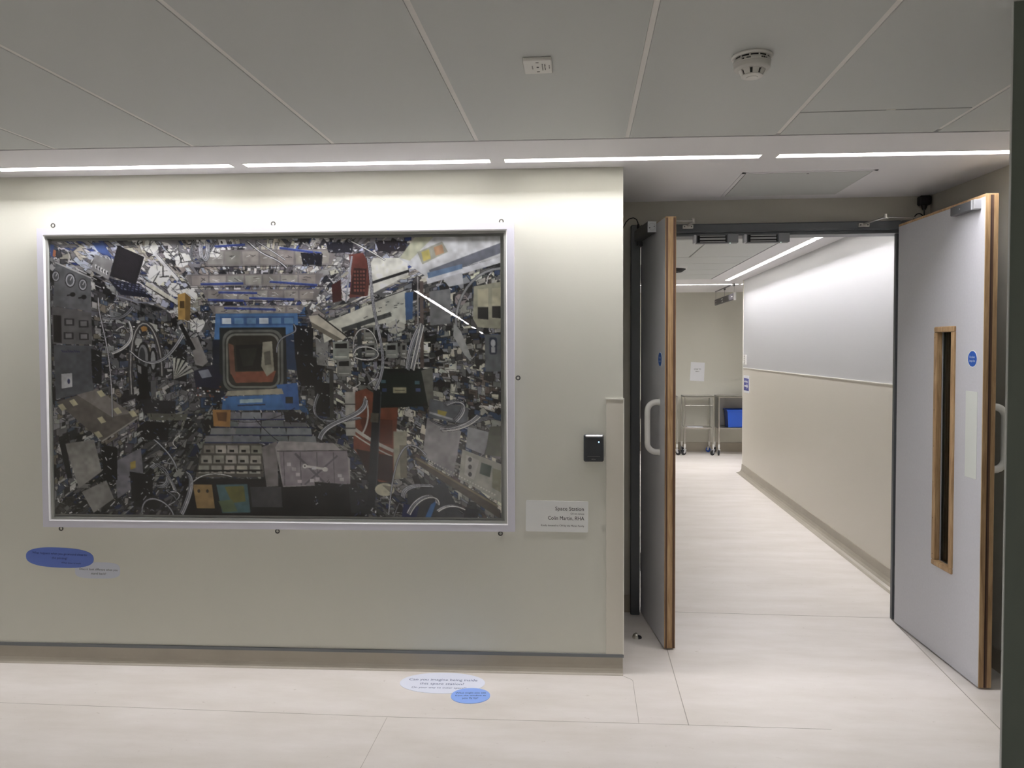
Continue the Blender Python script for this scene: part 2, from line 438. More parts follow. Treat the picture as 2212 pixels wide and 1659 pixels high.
# plank with the receding row of strips, behind the viewer
bk = MB(); bd_ = np.array([math.cos(BACK_D), math.sin(BACK_D)]); bn = np.array([-bd_[1], bd_[0]])
def bp(s, t): p = np.array(BACK_A) + bd_ * s + bn * t; return (float(p[0]), float(p[1]))
back_segs = [(k * 1.125, k * 1.125 + 1.065) for k in range(6)] + [(7.5, 8.4), (9.7, 10.7)]
def quad(mbx, s0, s1, t0, t1, z0=CZ, z1=CZ + .02): 
    P = [bp(s0, t0), bp(s1, t0), bp(s1, t1), bp(s0, t1)]; mbx.prism(P, z0, z1)
quad(bk, -1.21, 11.6, -0.545, -LW/2); quad(bk, -1.21, 11.6, LW/2, 0.57)
bs = [-1.21] + [x for s in back_segs for x in s] + [11.6]
for i in range(0, len(bs), 2): quad(bk, bs[i], bs[i+1], -LW/2, LW/2)
struct('ceiling_near', bk, 'ceiling_tile', 'ceiling plank holding the receding light row')

# corridor ceiling
cc = MB(); XL = 1.70
rows = [4.37, 4.67, 5.765, 6.85, 7.37, 7.93, 8.46, 9.0]
for i in range(len(rows) - 1):
    xs = [-0.3, 0.37, 0.94, 1.485] if i in (0, 2, 6) else [-0.3, 0.6, 1.485]
    for j in range(len(xs) - 1):
        cc.prism([(xs[j]+.003, rows[i]+.004), (xs[j+1]-.003, rows[i]+.004), (xs[j+1]-.003, rows[i+1]-.004), (xs[j]+.003, rows[i+1]-.004)], CZ, CZ + .02, 0.003)
struct('ceiling_corridor', cc, 'ceiling_tile', 'ceiling tiles of the corridor')
cm = MB()
cor_segs = [(4.40, 4.742), (4.767, 5.85), (5.877, 6.96), (6.987, 8.07), (8.097, 9.19)]
cm.box(1.492, XL - LW/2, 4.37, 9.0, CZ, CZ+.025); cm.box(XL + LW/2, 1.9, 4.37, 9.0, CZ, CZ+.025)
ys = [4.37] + [y for s in cor_segs for y in s] 
for i in range(0, 9, 2): cm.box(XL - LW/2, XL + LW/2, ys[i], ys[i+1], CZ, CZ+.025)
cm.box(XL - LW/2, XL + LW/2, 9.19, 9.72, CZ, CZ + .025)
cm.box(-0.3, XL - LW/2, 9.0, 9.75 - LW/2, CZ, CZ+.025); cm.box(XL + LW/2, 4.25, 9.0, 9.75 - LW/2, CZ, CZ+.025)
cm.box(-0.3, 4.25, 9.75 + LW/2, 11.1, CZ, CZ + .025)
x_segs = [(-0.25, 0.83), (0.86, 1.94), (1.97, 3.05), (3.08, 4.1)]
xx = [-0.3] + [x for s in x_segs for x in s] + [4.25]
for i in range(0, len(xx), 2): cm.box(xx[i], xx[i+1], 9.75 - LW/2, 9.75 + LW/2, CZ, CZ + .025)
struct('ceiling_corridor_margin', cm, 'ceiling_paint', 'smooth ceiling margin of the corridor')

# ------------------------------------------------------------------ light strips
RECESS = 0.046
def strip_light(cx, cy, ln, rot, label, group, dm='diffuser'):
    t = thing('strip_light', label, 'ceiling light', (cx, cy, CZ), rot, group)
    h = ln / 2; hw = LW / 2
    c = MB()
    c.box(-h, h, -hw, -hw + 0.003, -0.0015, 0.050); c.box(-h, h, hw - 0.003, hw, -0.0015, 0.050)
    c.box(-h, -h + 0.003, -hw, hw, -0.0015, 0.050); c.box(h - 0.003, h, -hw, hw, -0.0015, 0.050)
    c.box(-h, h, -hw, hw, 0.050, 0.054)
    c.build('housing', 'white_plastic', t)
    rc = 0.004 if dm == 'diffuser_near' else RECESS
    MB().box(-h + .003, h - .003, -hw + .003, hw - .003, rc, rc + 0.004).build('diffuser', dm, t)
    return t
for i, L_ in enumerate(lamp_front):
    strip_light(*L_, [ 'white light strip beyond the left picture edge', 'white light strip above the left half of the painting, cut by the picture edge', 'white light strip directly above the right half of the painting',
                       'white light strip crossing the wall corner above the left door leaf', 'white light strip above the right door leaf, ending at the dark wall edge'][i], 'light strips in the near ceiling margin')
cl_lab = ['corridor light strip nearest the door frame, mostly hidden by the header', 'corridor light strip just below the door header, short visible end',
          'second visible light strip down the corridor ceiling from the door header', 'third visible light strip down the corridor ceiling from the door header', 'corridor light strip ending at the far wall corner']
for i, (a, b) in enumerate(cor_segs):
    strip_light(XL, (a + b) / 2, b - a, math.pi / 2, cl_lab[i], 'light strips along the corridor wall', 'diffuser_corridor')
xl = ['cross passage light strip at its hidden left end', 'bright cross passage light strip over the hanging sign and trolleys', 'cross passage light strip running behind the corridor corner', 'cross passage light strip at the hidden right end']
for i, (a, b) in enumerate(x_segs):
    strip_light((a + b) / 2, 9.75, b - a, 0, xl[i], 'light strips of the cross passage', 'diffuser_corridor')
for i, (a, b) in enumerate(back_segs):
    c = bp((a + b) / 2, 0)
    strip_light(c[0], c[1], b - a, BACK_D, 'ceiling light strip seen only as a reflection in the picture glass', 'receding light strips behind the viewer', 'diffuser_near')

# ------------------------------------------------------------------ floor seams (welds in the vinyl)
fo = bpy.data.objects['floor']
def seam(pts, wd=0.0035):
    m = MB()
    for (a, b) in zip(pts[:-1], pts[1:]):
        a = np.array(a); b = np.array(b); d = (b - a) / np.linalg.norm(b - a); n = np.array([-d[1], d[0]]) * wd / 2
        m.plate([(*(a - n), 0.0002), (*(b - n), 0.0002), (*(b + n), 0.0002), (*(a + n), 0.0002)], (0, 0, 1), 0.0005)
    m.build('seam', 'seam_line', fo)
seam([(0.414, 4.2), (0.413, 2.972)])
seam([(1.655, 4.262), (1.592, 3.133), (1.565, 2.6)])
seam([(0.32, 4.268), (1.66, 4.262)])
seam([(-2.9, 2.93), (-0.739, 2.944), (0.222, 2.971), (0.95, 2.985)], 0.0014)
seam([(-0.764, 2.94), (-0.762, 2.2)], 0.0014)
seam([(0.188, 3.40), (0.215, 3.375), (0.225, 3.361), (0.223, 2.972)], 0.002)

# ------------------------------------------------------------------ painting on the wall
PX, PZ = wl(-1.562, 0), 1.326
art_t = thing('framed_painting', 'large framed painting of a cluttered spacecraft interior in a silver-white box frame', 'painting', (PX[0], PX[1], PZ), WROT)
# local frame: x along the wall, z up, -y towards the room
HW, HH = 1.083, 0.681
fr = MB()
D0, D1 = -0.048, -0.002
# mitred outer moulding: four trapezoids with a sloping outer face
def mitre(mb, W, H, w_, y0, y1, yi=None):
    yi = y0 if yi is None else yi
    o = [(-W, -H), (W, -H), (W, H), (-W, H)]; i_ = [(-W + w_, -H + w_), (W - w_, -H + w_), (W - w_, H - w_), (-W + w_, H - w_)]
    for k in range(4):
        a, b = o[k], o[(k+1) % 4]; c, d = i_[(k+1) % 4], i_[k]
        mb.add([(a[0], y0, a[1]), (b[0], y0, b[1]), (c[0], yi, c[1]), (d[0], yi, d[1]), (a[0], y1, a[1]), (b[0], y1, b[1]), (c[0], y1, c[1]), (d[0], y1, d[1])],
               [(0, 1, 2, 3), (7, 6, 5, 4), (0, 4, 5, 1), (1, 5, 6, 2), (2, 6, 7, 3), (3, 7, 4, 0)])
    return mb
mitre(fr, HW, HH, 0.030, D0, D1).build('frame', 'frame_silver', art_t)
mitre(MB(), HW - 0.030, HH - 0.030, 0.005, D0 - 0.001, D1, D0 + 0.007).build('bead', 'frame_bead', art_t)
mitre(MB(), HW - 0.035, HH - 0.035, 0.010, D0 + 0.008, D1).build('inner_rim', 'frame_inner', art_t)
MB().box(-HW + .03, HW - .03, -0.010, -0.002, -HH + .03, HH - .03).build('backing_board', 'frame_inner', art_t)
gl = MB(); tl = math.tan(math.radians(0.7)) * (HH - .036)
gl.add([(-HW + .036, -0.039 - tl, -HH + .036), (HW - .036, -0.039 - tl, -HH + .036), (HW - .036, -0.039 + tl, HH - .036), (-HW + .036, -0.039 + tl, HH - .036)], [(0, 1, 2, 3)])
gl.build('glass', 'picture_glass', art_t)

def paint_art():
    """the canvas: a dense, loosely painted spacecraft interior, kept as colours of one fine mesh"""
    W, H = 812, 490
    S = 2                                   # paint at twice the size, then average
    w2, h2 = W * S, H * S
    rs = np.random.RandomState(11); rnd = random.Random(5)
    img = np.zeros((h2, w2, 3), np.float32)
    X0, X1, Y0, Y1 = 105.0, 1081.0, 516.0, 1116.0
    sx, sy = w2 / (X1 - X0), h2 / (Y1 - Y0)
    def lin(c): return np.array(srgb(*[max(0, min(255, v)) for v in c])[:3], np.float32)
    def poly(pts, col, raw=False):
        P = np.array([((x - X0) * sx, (y - Y0) * sy) for x, y in pts])
        x0, x1 = int(max(0, P[:, 0].min())), int(min(w2 - 1, P[:, 0].max() + 1)); y0, y1 = int(max(0, P[:, 1].min())), int(min(h2 - 1, P[:, 1].max() + 1))
        if x1 <= x0 or y1 <= y0: return
        xx, yy = np.meshgrid(np.arange(x0, x1 + 1), np.arange(y0, y1 + 1))
        ins = np.zeros(xx.shape, bool); n = len(P)
        for i in range(n):
            a, b = P[i], P[(i+1) % n]
            if a[1] == b[1]: continue
            c = (a[1] > yy) != (b[1] > yy)
            ins ^= c & (xx < (b[0] - a[0]) * (yy - a[1]) / (b[1] - a[1]) + a[0])
        img[y0:y1+1, x0:x1+1][ins] = col if raw else lin(col)
    def line(pts, wd, col):
        for a, b in zip(pts[:-1], pts[1:]):
            a = np.array(a, float); b = np.array(b, float); d = b - a; l = np.hypot(*d)
            if l < 1e-6: continue
            d /= l; n = np.array([-d[1], d[0]]) * wd / 2; e = d * wd * 0.3
            poly([a - n - e, b - n + e, b + n + e, a + n - e], col)
    def ell(cx, cy, rx, ry, col, n=22, rot=0.0):
        poly([(cx + rx*math.cos(t)*math.cos(rot) - ry*math.sin(t)*math.sin(rot), cy + rx*math.cos(t)*math.sin(rot) + ry*math.sin(t)*math.cos(rot)) for t in np.linspace(0, 2*math.pi, n, endpoint=False)], col)
    def rrc(cx, cy, hw, hh, r, col):
        pts = []
        for qx, qy, a0 in ((cx+hw-r, cy+hh-r, 0), (cx-hw+r, cy+hh-r, 90), (cx-hw+r, cy-hh+r, 180), (cx+hw-r, cy-hh+r, 270)):
            for k in range(6): a = math.radians(a0 + 18*k); pts.append((qx + r*math.cos(a), qy + r*math.sin(a)))
        poly(pts, col)
    def curve(P, wd, col, edge=None):
        P = [np.array(p, float) for p in P]; out = []
        for i in range(15):
            t = i / 14; Q = list(P)
            while len(Q) > 1: Q = [Q[k]*(1-t) + Q[k+1]*t for k in range(len(Q)-1)]
            out.append(Q[0])
        if edge is not None: line(out, wd + 1.8, edge)
        line(out, wd, col)
    VX, VY = 548.0, 768.0
    img[:] = lin((104, 104, 110))
    # planes of the module
    poly([(105, 516), (1081, 516), (690, 655), (430, 655)], (150, 148, 156))
    poly([(105, 516), (430, 655), (430, 880), (105, 1116)], (118, 118, 124))
    poly([(1081, 516), (690, 655), (690, 880), (1081, 1116)], (122, 122, 124))
    poly([(105, 1116), (430, 880), (690, 880), (1081, 1116)], (84, 86, 92))
    pal_top = [(232, 231, 232), (214, 214, 222), (168, 164, 168), (150, 146, 150), (128, 124, 130), (176, 168, 160), (96, 94, 104), (58, 58, 72), (52, 84, 160), (190, 196, 216), (206, 202, 186)]
    pal_l = [(164, 164, 168), (140, 140, 146), (118, 118, 124), (98, 96, 104), (72, 72, 80), (50, 50, 60), (36, 36, 46), (196, 196, 194), (146, 138, 124), (86, 104, 130), (120, 116, 130)]
    pal_r = [(196, 196, 188), (160, 160, 156), (132, 132, 132), (108, 108, 108), (84, 84, 86), (56, 58, 60), (216, 214, 198), (150, 152, 164), (64, 92, 130), (116, 104, 96), (44, 44, 50)]
    pal_c = [(52, 88, 134), (38, 42, 60), (70, 74, 86), (30, 30, 38), (150, 150, 156), (96, 98, 106), (60, 116, 170), (190, 190, 190), (46, 56, 84)]
    pal_f = [(96, 98, 104), (70, 72, 78), (46, 46, 52), (128, 128, 128), (28, 28, 30), (150, 150, 146), (40, 60, 104), (84, 84, 84)]
    wc = [(214, 214, 222), (186, 188, 198), (150, 152, 162), (226, 226, 224)]
    def zone(x, y):
        dx, dy = x - VX, y - VY
        if abs(dx) < 118 and abs(dy) < 112: return 'c'
        if dy < 0 and abs(dy) > abs(dx) * (0.50 if dx < 0 else 0.46): return 't'
        if dy > 0 and abs(dy) > abs(dx) * 0.74: return 'f'
        return 'l' if dx < 0 else 'r'
    pals = {'t': pal_top, 'l': pal_l, 'r': pal_r, 'c': pal_c, 'f': pal_f}
    def jit(c, a=12):
        k = rnd.uniform(-a, a); return tuple(v + k + rnd.uniform(-3, 3) for v in c)
    # panels and boxes drawn in perspective towards the far hatch
    def block(x, y, s, colr=None, outline=True):
        z = zone(x, y); dx, dy = x - VX, y - VY; r = math.hypot(dx, dy) + 1e-3; rad = np.array([dx, dy]) / r
        if z in 'lr': u, v = rad, np.array([rad[0] * 0.0, 1.0])
        elif z in 'tf': u, v = rad, np.array([1.0, 0.0])
        else: u, v = np.array([1.0, 0]), np.array([0, 1.0])
        if rnd.random() < 0.22:
            a = rnd.uniform(0, math.pi); u = np.array([math.cos(a), math.sin(a)]); v = np.array([-u[1], u[0]])
        a = s * rnd.uniform(0.5, 1.5); b = s * rnd.uniform(0.25, 1.0)
        c = colr or jit(rnd.choice(pals[z])); p = np.array([x, y])
        k = 1 + a / r * 0.5 if z in 'lrtf' else 1
        q = [p - u*a - v*b, p + u*a - v*b*k, p + u*a + v*b*k, p - u*a + v*b]
        if rnd.random() < 0.3: q = [qq + np.array([rnd.uniform(-1, 1), rnd.uniform(-1, 1)]) * s * 0.25 for qq in q]
        if outline:
            cc = np.mean(q, 0); e = 1 + 1.1 / max(3, s)
            poly([cc + (qq - cc) * e for qq in q], tuple(v_ * 0.42 for v_ in c))
        poly(q, c)
        if s > 9 and rnd.random() < 0.6:      # a lighter face and slots
            cc = np.mean(q, 0); poly([cc + (qq - cc) * np.array([0.7, 0.7]) for qq in q], jit(c, 22))
            for _ in range(rnd.randint(0, 3)):
                t = rnd.uniform(-0.6, 0.6); line([p + v*b*t - u*a*.5, p + v*b*t + u*a*.5], 1.1, rnd.choice([(30, 30, 36), (210, 210, 212)]))
    for s, n in ((30, 260), (17, 800), (9, 2200), (5, 2200)):
        for _ in range(n):
            x = rnd.uniform(X0, X1); y = rnd.uniform(Y0, Y1); r = math.hypot(x - VX, y - VY)
            block(x, y, s * min(1.2, 0.35 + r / 420), outline=s > 4)
    for _ in range(300):
        x, y = rnd.uniform(X0, X1), rnd.uniform(Y0, Y1); l = rnd.uniform(8, 34)
        if zone(x, y) == 'c' and rnd.random() < .6: continue
        curve([(x, y), (x + rnd.uniform(-l, l), y + rnd.uniform(-l, l)), (x + rnd.uniform(-l, l), y + rnd.uniform(-l, l)), (x + rnd.uniform(-l, l), y + rnd.uniform(-l, l))], rnd.uniform(0.9, 2.0), rnd.choice(wc if rnd.random() < .5 else [(40, 40, 48), (60, 58, 66)]), (40, 40, 46) if rnd.random() < .4 else None)
    for _ in range(2200):
        x, y = rnd.uniform(X0, X1), rnd.uniform(Y0, Y1); z = zone(x, y)
        if 500 < x < 600 and 725 < y < 830 or (400 < x < 780 and y > 1034) or (600 < x < 750 and 960 < y < 1046) or (825 < x < 925 and 800 < y < 876) or (245 < x < 308 and 535 < y < 600) or (120 < x < 285 and 850 < y < 945): continue
        a = rnd.uniform(0, 3.14); l = rnd.uniform(1.5, 6); wd = rnd.uniform(1, 2.6)
        line([(x, y), (x + l * math.cos(a), y + l * math.sin(a))], wd, jit(rnd.choice([(232, 232, 234), (206, 206, 210), (30, 30, 36), (48, 46, 54), (120, 118, 124), (168, 160, 148), (60, 88, 140)]), 8))
    # ceiling band: long panels with blue rails
    for (yy, xa, xb, hh) in ((556, 440, 735, 17), (604, 405, 705, 13), (636, 440, 700, 12), (668, 455, 665, 9)):
        poly([(xa, yy - hh), (xb, yy - hh), (xb - 12, yy + hh), (xa + 12, yy + hh)], (148, 142, 142))
        for k in range(7):
            x = xa + 14 + k * (xb - xa - 28) / 7; poly([(x, yy - hh + 3), (x + (xb-xa)/7 - 7, yy - hh + 3), (x + (xb-xa)/7 - 8, yy + hh - 3), (x + 1, yy + hh - 3)], jit((166, 160, 154), 12))
            for _ in range(3): xx = x + rnd.uniform(3, 24); line([(xx, yy + rnd.uniform(-6, 4)), (xx + 8, yy + rnd.uniform(-6, 4))], 1.2, rnd.choice([(80, 78, 80), (214, 212, 212)]))
        line([(xa, yy + hh + 2), (xb, yy + hh + 2)], 2, (66, 60, 64))
    for (xa, ya, xb, yb) in ((438, 533, 535, 528), (612, 536, 700, 548), (440, 612, 530, 611), (590, 608, 690, 616), (455, 646, 530, 648), (545, 643, 640, 646), (490, 664, 600, 668), (478, 630, 560, 632)):
        line([(xa, ya), (xb, yb)], 5.0, (42, 78, 168)); line([(xa, ya - 2), (xb, yb - 2)], 1, (110, 140, 210))
    # blue end bulkhead and rounded hatch
    poly([(470, 676), (648, 676), (652, 732), (466, 732)], (62, 130, 188)); poly([(480, 682), (640, 682), (640, 702), (480, 702)], (50, 108, 166))
    for k in range(6): x = 484 + k * 27; poly([(x, 686), (x + 20, 686), (x + 20, 698), (x, 698)], rnd.choice([(196, 206, 214), (24, 32, 60), (96, 148, 190), (158, 176, 180), (188, 84, 84)]))
    poly([(462, 732), (482, 732), (486, 860), (462, 870)], (34, 48, 76)); poly([(618, 722), (646, 722), (648, 800), (618, 796)], (48, 78, 118))
    poly([(478, 706), (622, 706), (624, 842), (476, 842)], (44, 52, 56))
    rrc(550, 778, 66, 67, 24, (122, 124, 120)); rrc(550, 778, 61, 62, 22, (74, 76, 72)); rrc(550, 778, 58, 59, 20, (140, 142, 134)); rrc(550, 778, 54, 55, 18, (72, 66, 58))
    poly([(500, 802), (600, 800), (592, 824), (512, 826)], (160, 92, 60)); poly([(497, 740), (508, 744), (512, 812), (500, 806)], (146, 98, 74))
    poly([(512, 744), (588, 742), (584, 798), (516, 800)], (38, 38, 36)); poly([(520, 752), (560, 750), (550, 788), (528, 790)], (64, 64, 58))
    poly([(572, 738), (592, 736), (596, 800), (580, 812), (568, 790)], (168, 164, 146)); poly([(574, 760), (588, 756), (590, 786), (576, 788)], (120, 116, 104))
    # blue deck below the hatch
    poly([(484, 856), (628, 850), (646, 884), (480, 886)], (40, 124, 192)); poly([(600, 830), (646, 826), (650, 884), (620, 884)], (36, 112, 186))
    poly([(520, 862), (570, 860), (570, 868), (520, 870)], (160, 190, 200)); line([(516, 875), (575, 873)], 3, (20, 60, 100)); poly([(494, 844), (612, 838), (616, 850), (488, 854)], (176, 170, 150))
    poly([(620, 856), (636, 856), (636, 870), (620, 870)], (24, 34, 44))
    # floor panels with pale frames
    for r_ in range(4):
        y = 890 + r_ * 17; xa = 478 - r_ * 12; xb = 656 + r_ * 10; n = 4
        for k in range(n):
            x = xa + k * (xb - xa) / n; poly([(x + 2, y), (x + (xb-xa)/n - 2, y), (x + (xb-xa)/n, y + 14), (x, y + 14)], jit((136, 140, 148), 14))
        line([(xa, y + 15), (xb, y + 15)], 2.2, rnd.choice([(34, 52, 118), (40, 42, 50)]))
    curve([(470, 900), (560, 930), (640, 880)], 1.4, (30, 30, 34)); curve([(550, 900), (590, 950), (620, 960)], 1.4, (30, 30, 34))
    # storage block with white pockets, lower centre
    poly([(438, 958), (566, 958), (570, 1030), (420, 1032)], (112, 108, 100))
    for r_ in range(3):
        for k in range(5):
            x = 440 - r_*6 + k * (26 + r_); y = 962 + r_ * 22
            poly([(x, y), (x + 22, y), (x + 23, y + 17), (x - 1, y + 17)], jit((176, 172, 162), 16)); poly([(x + 4, y + 9), (x + 14, y + 9), (x + 14, y + 15), (x + 4, y + 15)], (40, 38, 36))
    line([(420, 1018), (566, 1016)], 4, (26, 26, 30))
    poly([(398, 1034), (770, 1034), (790, 1116), (384, 1116)], (26, 24, 26))
    poly([(414, 1048), (456, 1048), (462, 1100), (422, 1100)], (172, 142, 78)); ell(427, 1062, 3, 4, (60, 50, 30)); ell(446, 1062, 3, 4, (60, 50, 30))
    poly([(466, 1048), (534, 1046), (540, 1108), (478, 1110)], (86, 130, 138)); poly([(484, 1052), (526, 1050), (530, 1084), (500, 1088)], (134, 132, 52)); poly([(470, 1084), (500, 1080), (512, 1106), (480, 1108)], (120, 140, 96))
    poly([(540, 1052), (608, 1052), (610, 1096), (544, 1096)], (88, 88, 92))
    # pale padded bag with a spanner
    poly([(566, 966), (600, 952), (602, 1050), (576, 1052)], (146, 140, 142)); poly([(596, 966), (604, 952), (722, 956), (742, 974), (758, 990), (758, 1044), (612, 1052)], (178, 172, 174))
    poly([(604, 974), (752, 972), (756, 1044), (612, 1050)], (156, 148, 156))
    for k in range(4): line([(614 + k*36, 976), (616 + k*36, 1048)], 1.6, (112, 104, 114))
    line([(600, 974), (750, 972)], 2, (90, 86, 90)); line([(640, 980), (700, 1040)], 5, (124, 116, 128)); line([(730, 984), (660, 1046)], 4, (120, 112, 124))
    line([(660, 1006), (702, 1012)], 5, (206, 204, 202)); ell(660, 1006, 5, 5, (214, 212, 210)); ell(704, 1013, 6, 5, (214, 212, 210)); ell(660, 1006, 2, 2, (90, 86, 90))
    for _ in range(10): x = rnd.uniform(616, 744); y = rnd.uniform(980, 1040); poly([(x, y), (x+9, y), (x+9, y+7), (x, y+7)], jit((196, 190, 196), 12))
    # dark glossy board with pale note slips at the left
    poly([(113, 868), (205, 838), (295, 902), (214, 954)], (126, 118, 112)); poly([(160, 852), (205, 838), (280, 892), (236, 900)], (150, 144, 140)); line([(214, 954), (295, 902)], 3, (180, 176, 168))
    for (x, y) in ((124, 880), (150, 870), (212, 850), (248, 888), (212, 908), (204, 940), (282, 894)):
        poly([(x - 8, y - 5), (x + 3, y - 9), (x + 12, y + 3), (x + 1, y + 7)], (206, 200, 164))
    poly([(130, 960), (196, 950), (212, 1020), (160, 1058)], (164, 162, 158)); poly([(166, 1066), (222, 1040), (238, 1080), (192, 1112)], (156, 154, 152)); poly([(240, 1000), (300, 968), (306, 1040), (246, 1080)], (140, 138, 150))
    poly([(116, 950), (130, 950), (146, 1036), (134, 1036)], (20, 22, 40)); poly([(276, 1000), (288, 996), (288, 1012), (276, 1016)], (190, 168, 66))
    # left rack: gauges, dark tablet, pale locker fronts
    poly([(118, 562), (196, 596), (196, 670), (110, 656)], (124, 126, 132)); line([(118, 562), (196, 596)], 3, (190, 190, 192))
    for (x, y, r) in ((150, 601, 12), (178, 611, 10), (118, 592, 9)):
        ell(x, y, r, r * 1.35, (40, 40, 46)); ell(x, y, r * .82, r * 1.15, (188, 190, 198)); ell(x, y, r * .6, r * .85, (110, 112, 120)); line([(x, y), (x + 4, y - 7)], 1.3, (230, 230, 232))
    for (x, y) in ((155, 632), (180, 638)): ell(x, y, 6, 5, (36, 34, 40)); line([(x - 12, y + 2), (x, y)], 3, (36, 34, 40))
    poly([(108, 656), (196, 672), (196, 742), (108, 740)], (120, 118, 122)); poly([(110, 676), (128, 678), (128, 738), (110, 736)], (48, 42, 46))
    for (x, y) in ((146, 692), (178, 696), (144, 722), (178, 724)): poly([(x - 11, y - 8), (x + 11, y - 7), (x + 11, y + 8), (x - 11, y + 8)], (60, 60, 66)); poly([(x - 7, y - 5), (x + 7, y - 5), (x + 7, y + 5), (x - 7, y + 5)], (140, 140, 142))
    poly([(110, 742), (198, 744), (198, 842), (112, 862)], (108, 112, 122)); poly([(126, 806), (150, 804), (150, 834), (126, 838)], (206, 208, 214)); ell(142, 822, 3, 6, (50, 60, 130))
    for k in range(9): line([(128 + k * 4.6, 754 + (k % 3)), (131 + k * 4.6, 758)], 2.4, (66, 74, 118))
    poly([(262, 528), (318, 552), (296, 610), (238, 588)], (232, 230, 230)); poly([(257, 526), (316, 552), (296, 612), (238, 592)], (52, 48, 58)); poly([(264, 534), (308, 554), (292, 604), (246, 588)], (62, 56, 68))
    poly([(232, 596), (300, 612), (336, 642), (262, 634)], (40, 44, 74))
    for r_ in range(4):
        for k in range(9): x = 240 + k * 8 + r_ * 7; y = 600 + k * 1.6 + r_ * 6; poly([(x, y), (x + 5, y + 1), (x + 6, y + 4), (x + 1, y + 3)], rnd.choice([(96, 104, 140), (150, 156, 186), (70, 76, 110)]))
    line([(254, 636), (300, 650), (340, 652)], 3, (150, 154, 170))
    poly([(206, 545), (246, 560), (236, 600), (198, 580)], (164, 162, 164))
    for k in range(5): ell(208 + k * 6, 572 + k * 3.4, 2.6, 5, (226, 226, 230)); ell(209.5 + k * 6, 573 + k * 3.4, 1.4, 3, (70, 70, 80))
    poly([(200, 520), (224, 520), (246, 552), (214, 540)], (74, 110, 180)); poly([(108, 522), (116, 524), (114, 552), (107, 548)], (60, 96, 160)); poly([(114, 534), (120, 536), (118, 550), (112, 548)], (196, 122, 66))
    # bright crumpled cloth patches near the ceiling on the left
    def cloth(cx, cy, r, base=(232, 232, 228), n=16):
        poly([(cx + r * rnd.uniform(.75, 1.25) * math.cos(t), cy + r * rnd.uniform(.7, 1.1) * math.sin(t)) for t in np.linspace(0, 2*math.pi, n, endpoint=False)], base)
        for _ in range(7):
            a = rnd.uniform(0, 6.28); x, y = cx + r*.9*math.cos(a), cy + r*.9*math.sin(a); curve([(x, y), (cx + rnd.uniform(-.4, .4)*r, cy + rnd.uniform(-.4, .4)*r)], rnd.uniform(1, 2.6), rnd.choice([(170, 170, 178), (120, 118, 128), (60, 58, 66)]))
    for c in ((348, 590, 24), (330, 530, 16), (400, 560, 17), (408, 640, 20), (430, 700, 15), (380, 622, 14), (470, 545, 12), (372, 546, 12)): cloth(*c)
    line([(340, 545), (388, 600)], 9, (216, 216, 220)); line([(344, 545), (392, 600)], 1.5, (70, 70, 80)); line([(320, 610), (385, 650)], 8, (214, 212, 200)); line([(320, 616), (385, 657)], 2, (60, 58, 66))
    for (x, y, a, b, c) in ((660, 740, 22, 40, (34, 36, 48)), (672, 800, 30, 34, (28, 28, 36)), (640, 900, 26, 12, (40, 42, 50)), (700, 860, 18, 40, (30, 32, 40)), (340, 880, 40, 18, (60, 60, 70)), (330, 930, 34, 22, (34, 34, 40)), (300, 1060, 26, 40, (44, 44, 50)), (230, 1000, 18, 40, (26, 26, 34)),
                            (390, 780, 16, 44, (38, 38, 50)), (360, 900, 46, 8, (120, 120, 108)), (720, 1070, 40, 30, (28, 28, 30)), (780, 1080, 26, 30, (60, 62, 66)), (680, 560, 24, 14, (44, 44, 60)), (740, 536, 30, 12, (50, 50, 70)), (850, 534, 34, 12, (56, 46, 60)), (205, 790, 12, 40, (50, 50, 56)), (700, 760, 14, 30, (150, 150, 150))):
        block(x, y, 10, c); poly([(x - a, y - b), (x + a, y - b * .8), (x + a * .9, y + b), (x - a * .8, y + b * .9)], c)
        for _ in range(16):
            xx, yy = x + rnd.uniform(-a, a), y + rnd.uniform(-b, b); l = rnd.uniform(2, 9)
            line([(xx, yy), (xx + rnd.uniform(-l, l), yy + rnd.uniform(-l, l))], rnd.uniform(1, 2.2), rnd.choice([(200, 200, 206), (120, 120, 130), (20, 20, 26), (80, 90, 130)]))
    # yellow device
    poly([(388, 634), (404, 630), (416, 640), (414, 690), (388, 688)], (206, 166, 66)); poly([(404, 630), (416, 640), (414, 690), (403, 690)], (158, 126, 54)); poly([(392, 648), (402, 648), (402, 664), (392, 664)], (120, 92, 40)); poly([(302, 700), (322, 696), (318, 712), (308, 714)], (190, 142, 50))
    # left porthole arch
    curve([(282, 850), (268, 660), (330, 650), (352, 740), (350, 810)], 11, (84, 82, 86)); curve([(282, 850), (268, 660), (330, 650), (352, 740), (350, 810)], 2, (190, 188, 186))
    ell(310, 770, 15, 34, (50, 48, 52)); ell(309, 770, 11, 28, (140, 142, 146)); ell(307, 770, 7, 22, (78, 80, 86)); ell(332, 776, 9, 28, (44, 44, 50)); ell(331, 776, 5, 20, (170, 172, 176))
    poly([(292, 778), (318, 792), (322, 862), (300, 860)], (24, 24, 30)); poly([(296, 786), (304, 790), (304, 806), (297, 802)], (150, 150, 152))
    # fan of papers and dark kit by the hatch
    for k in range(6): a = -2.5 + k * 0.22; poly([(376, 818), (376 + 46*math.cos(a + .9), 818 + 46*math.sin(a + .9)), (376 + 48*math.cos(a + 1.03), 818 + 48*math.sin(a + 1.03))], jit((196, 196, 188), 10))
    poly([(412, 730), (430, 726), (452, 780), (440, 790), (424, 786)], (158, 154, 154)); line([(394, 700), (420, 752)], 9, (30, 30, 40)); poly([(420, 800), (462, 786), (484, 812), (470, 846), (424, 836)], (28, 36, 76))
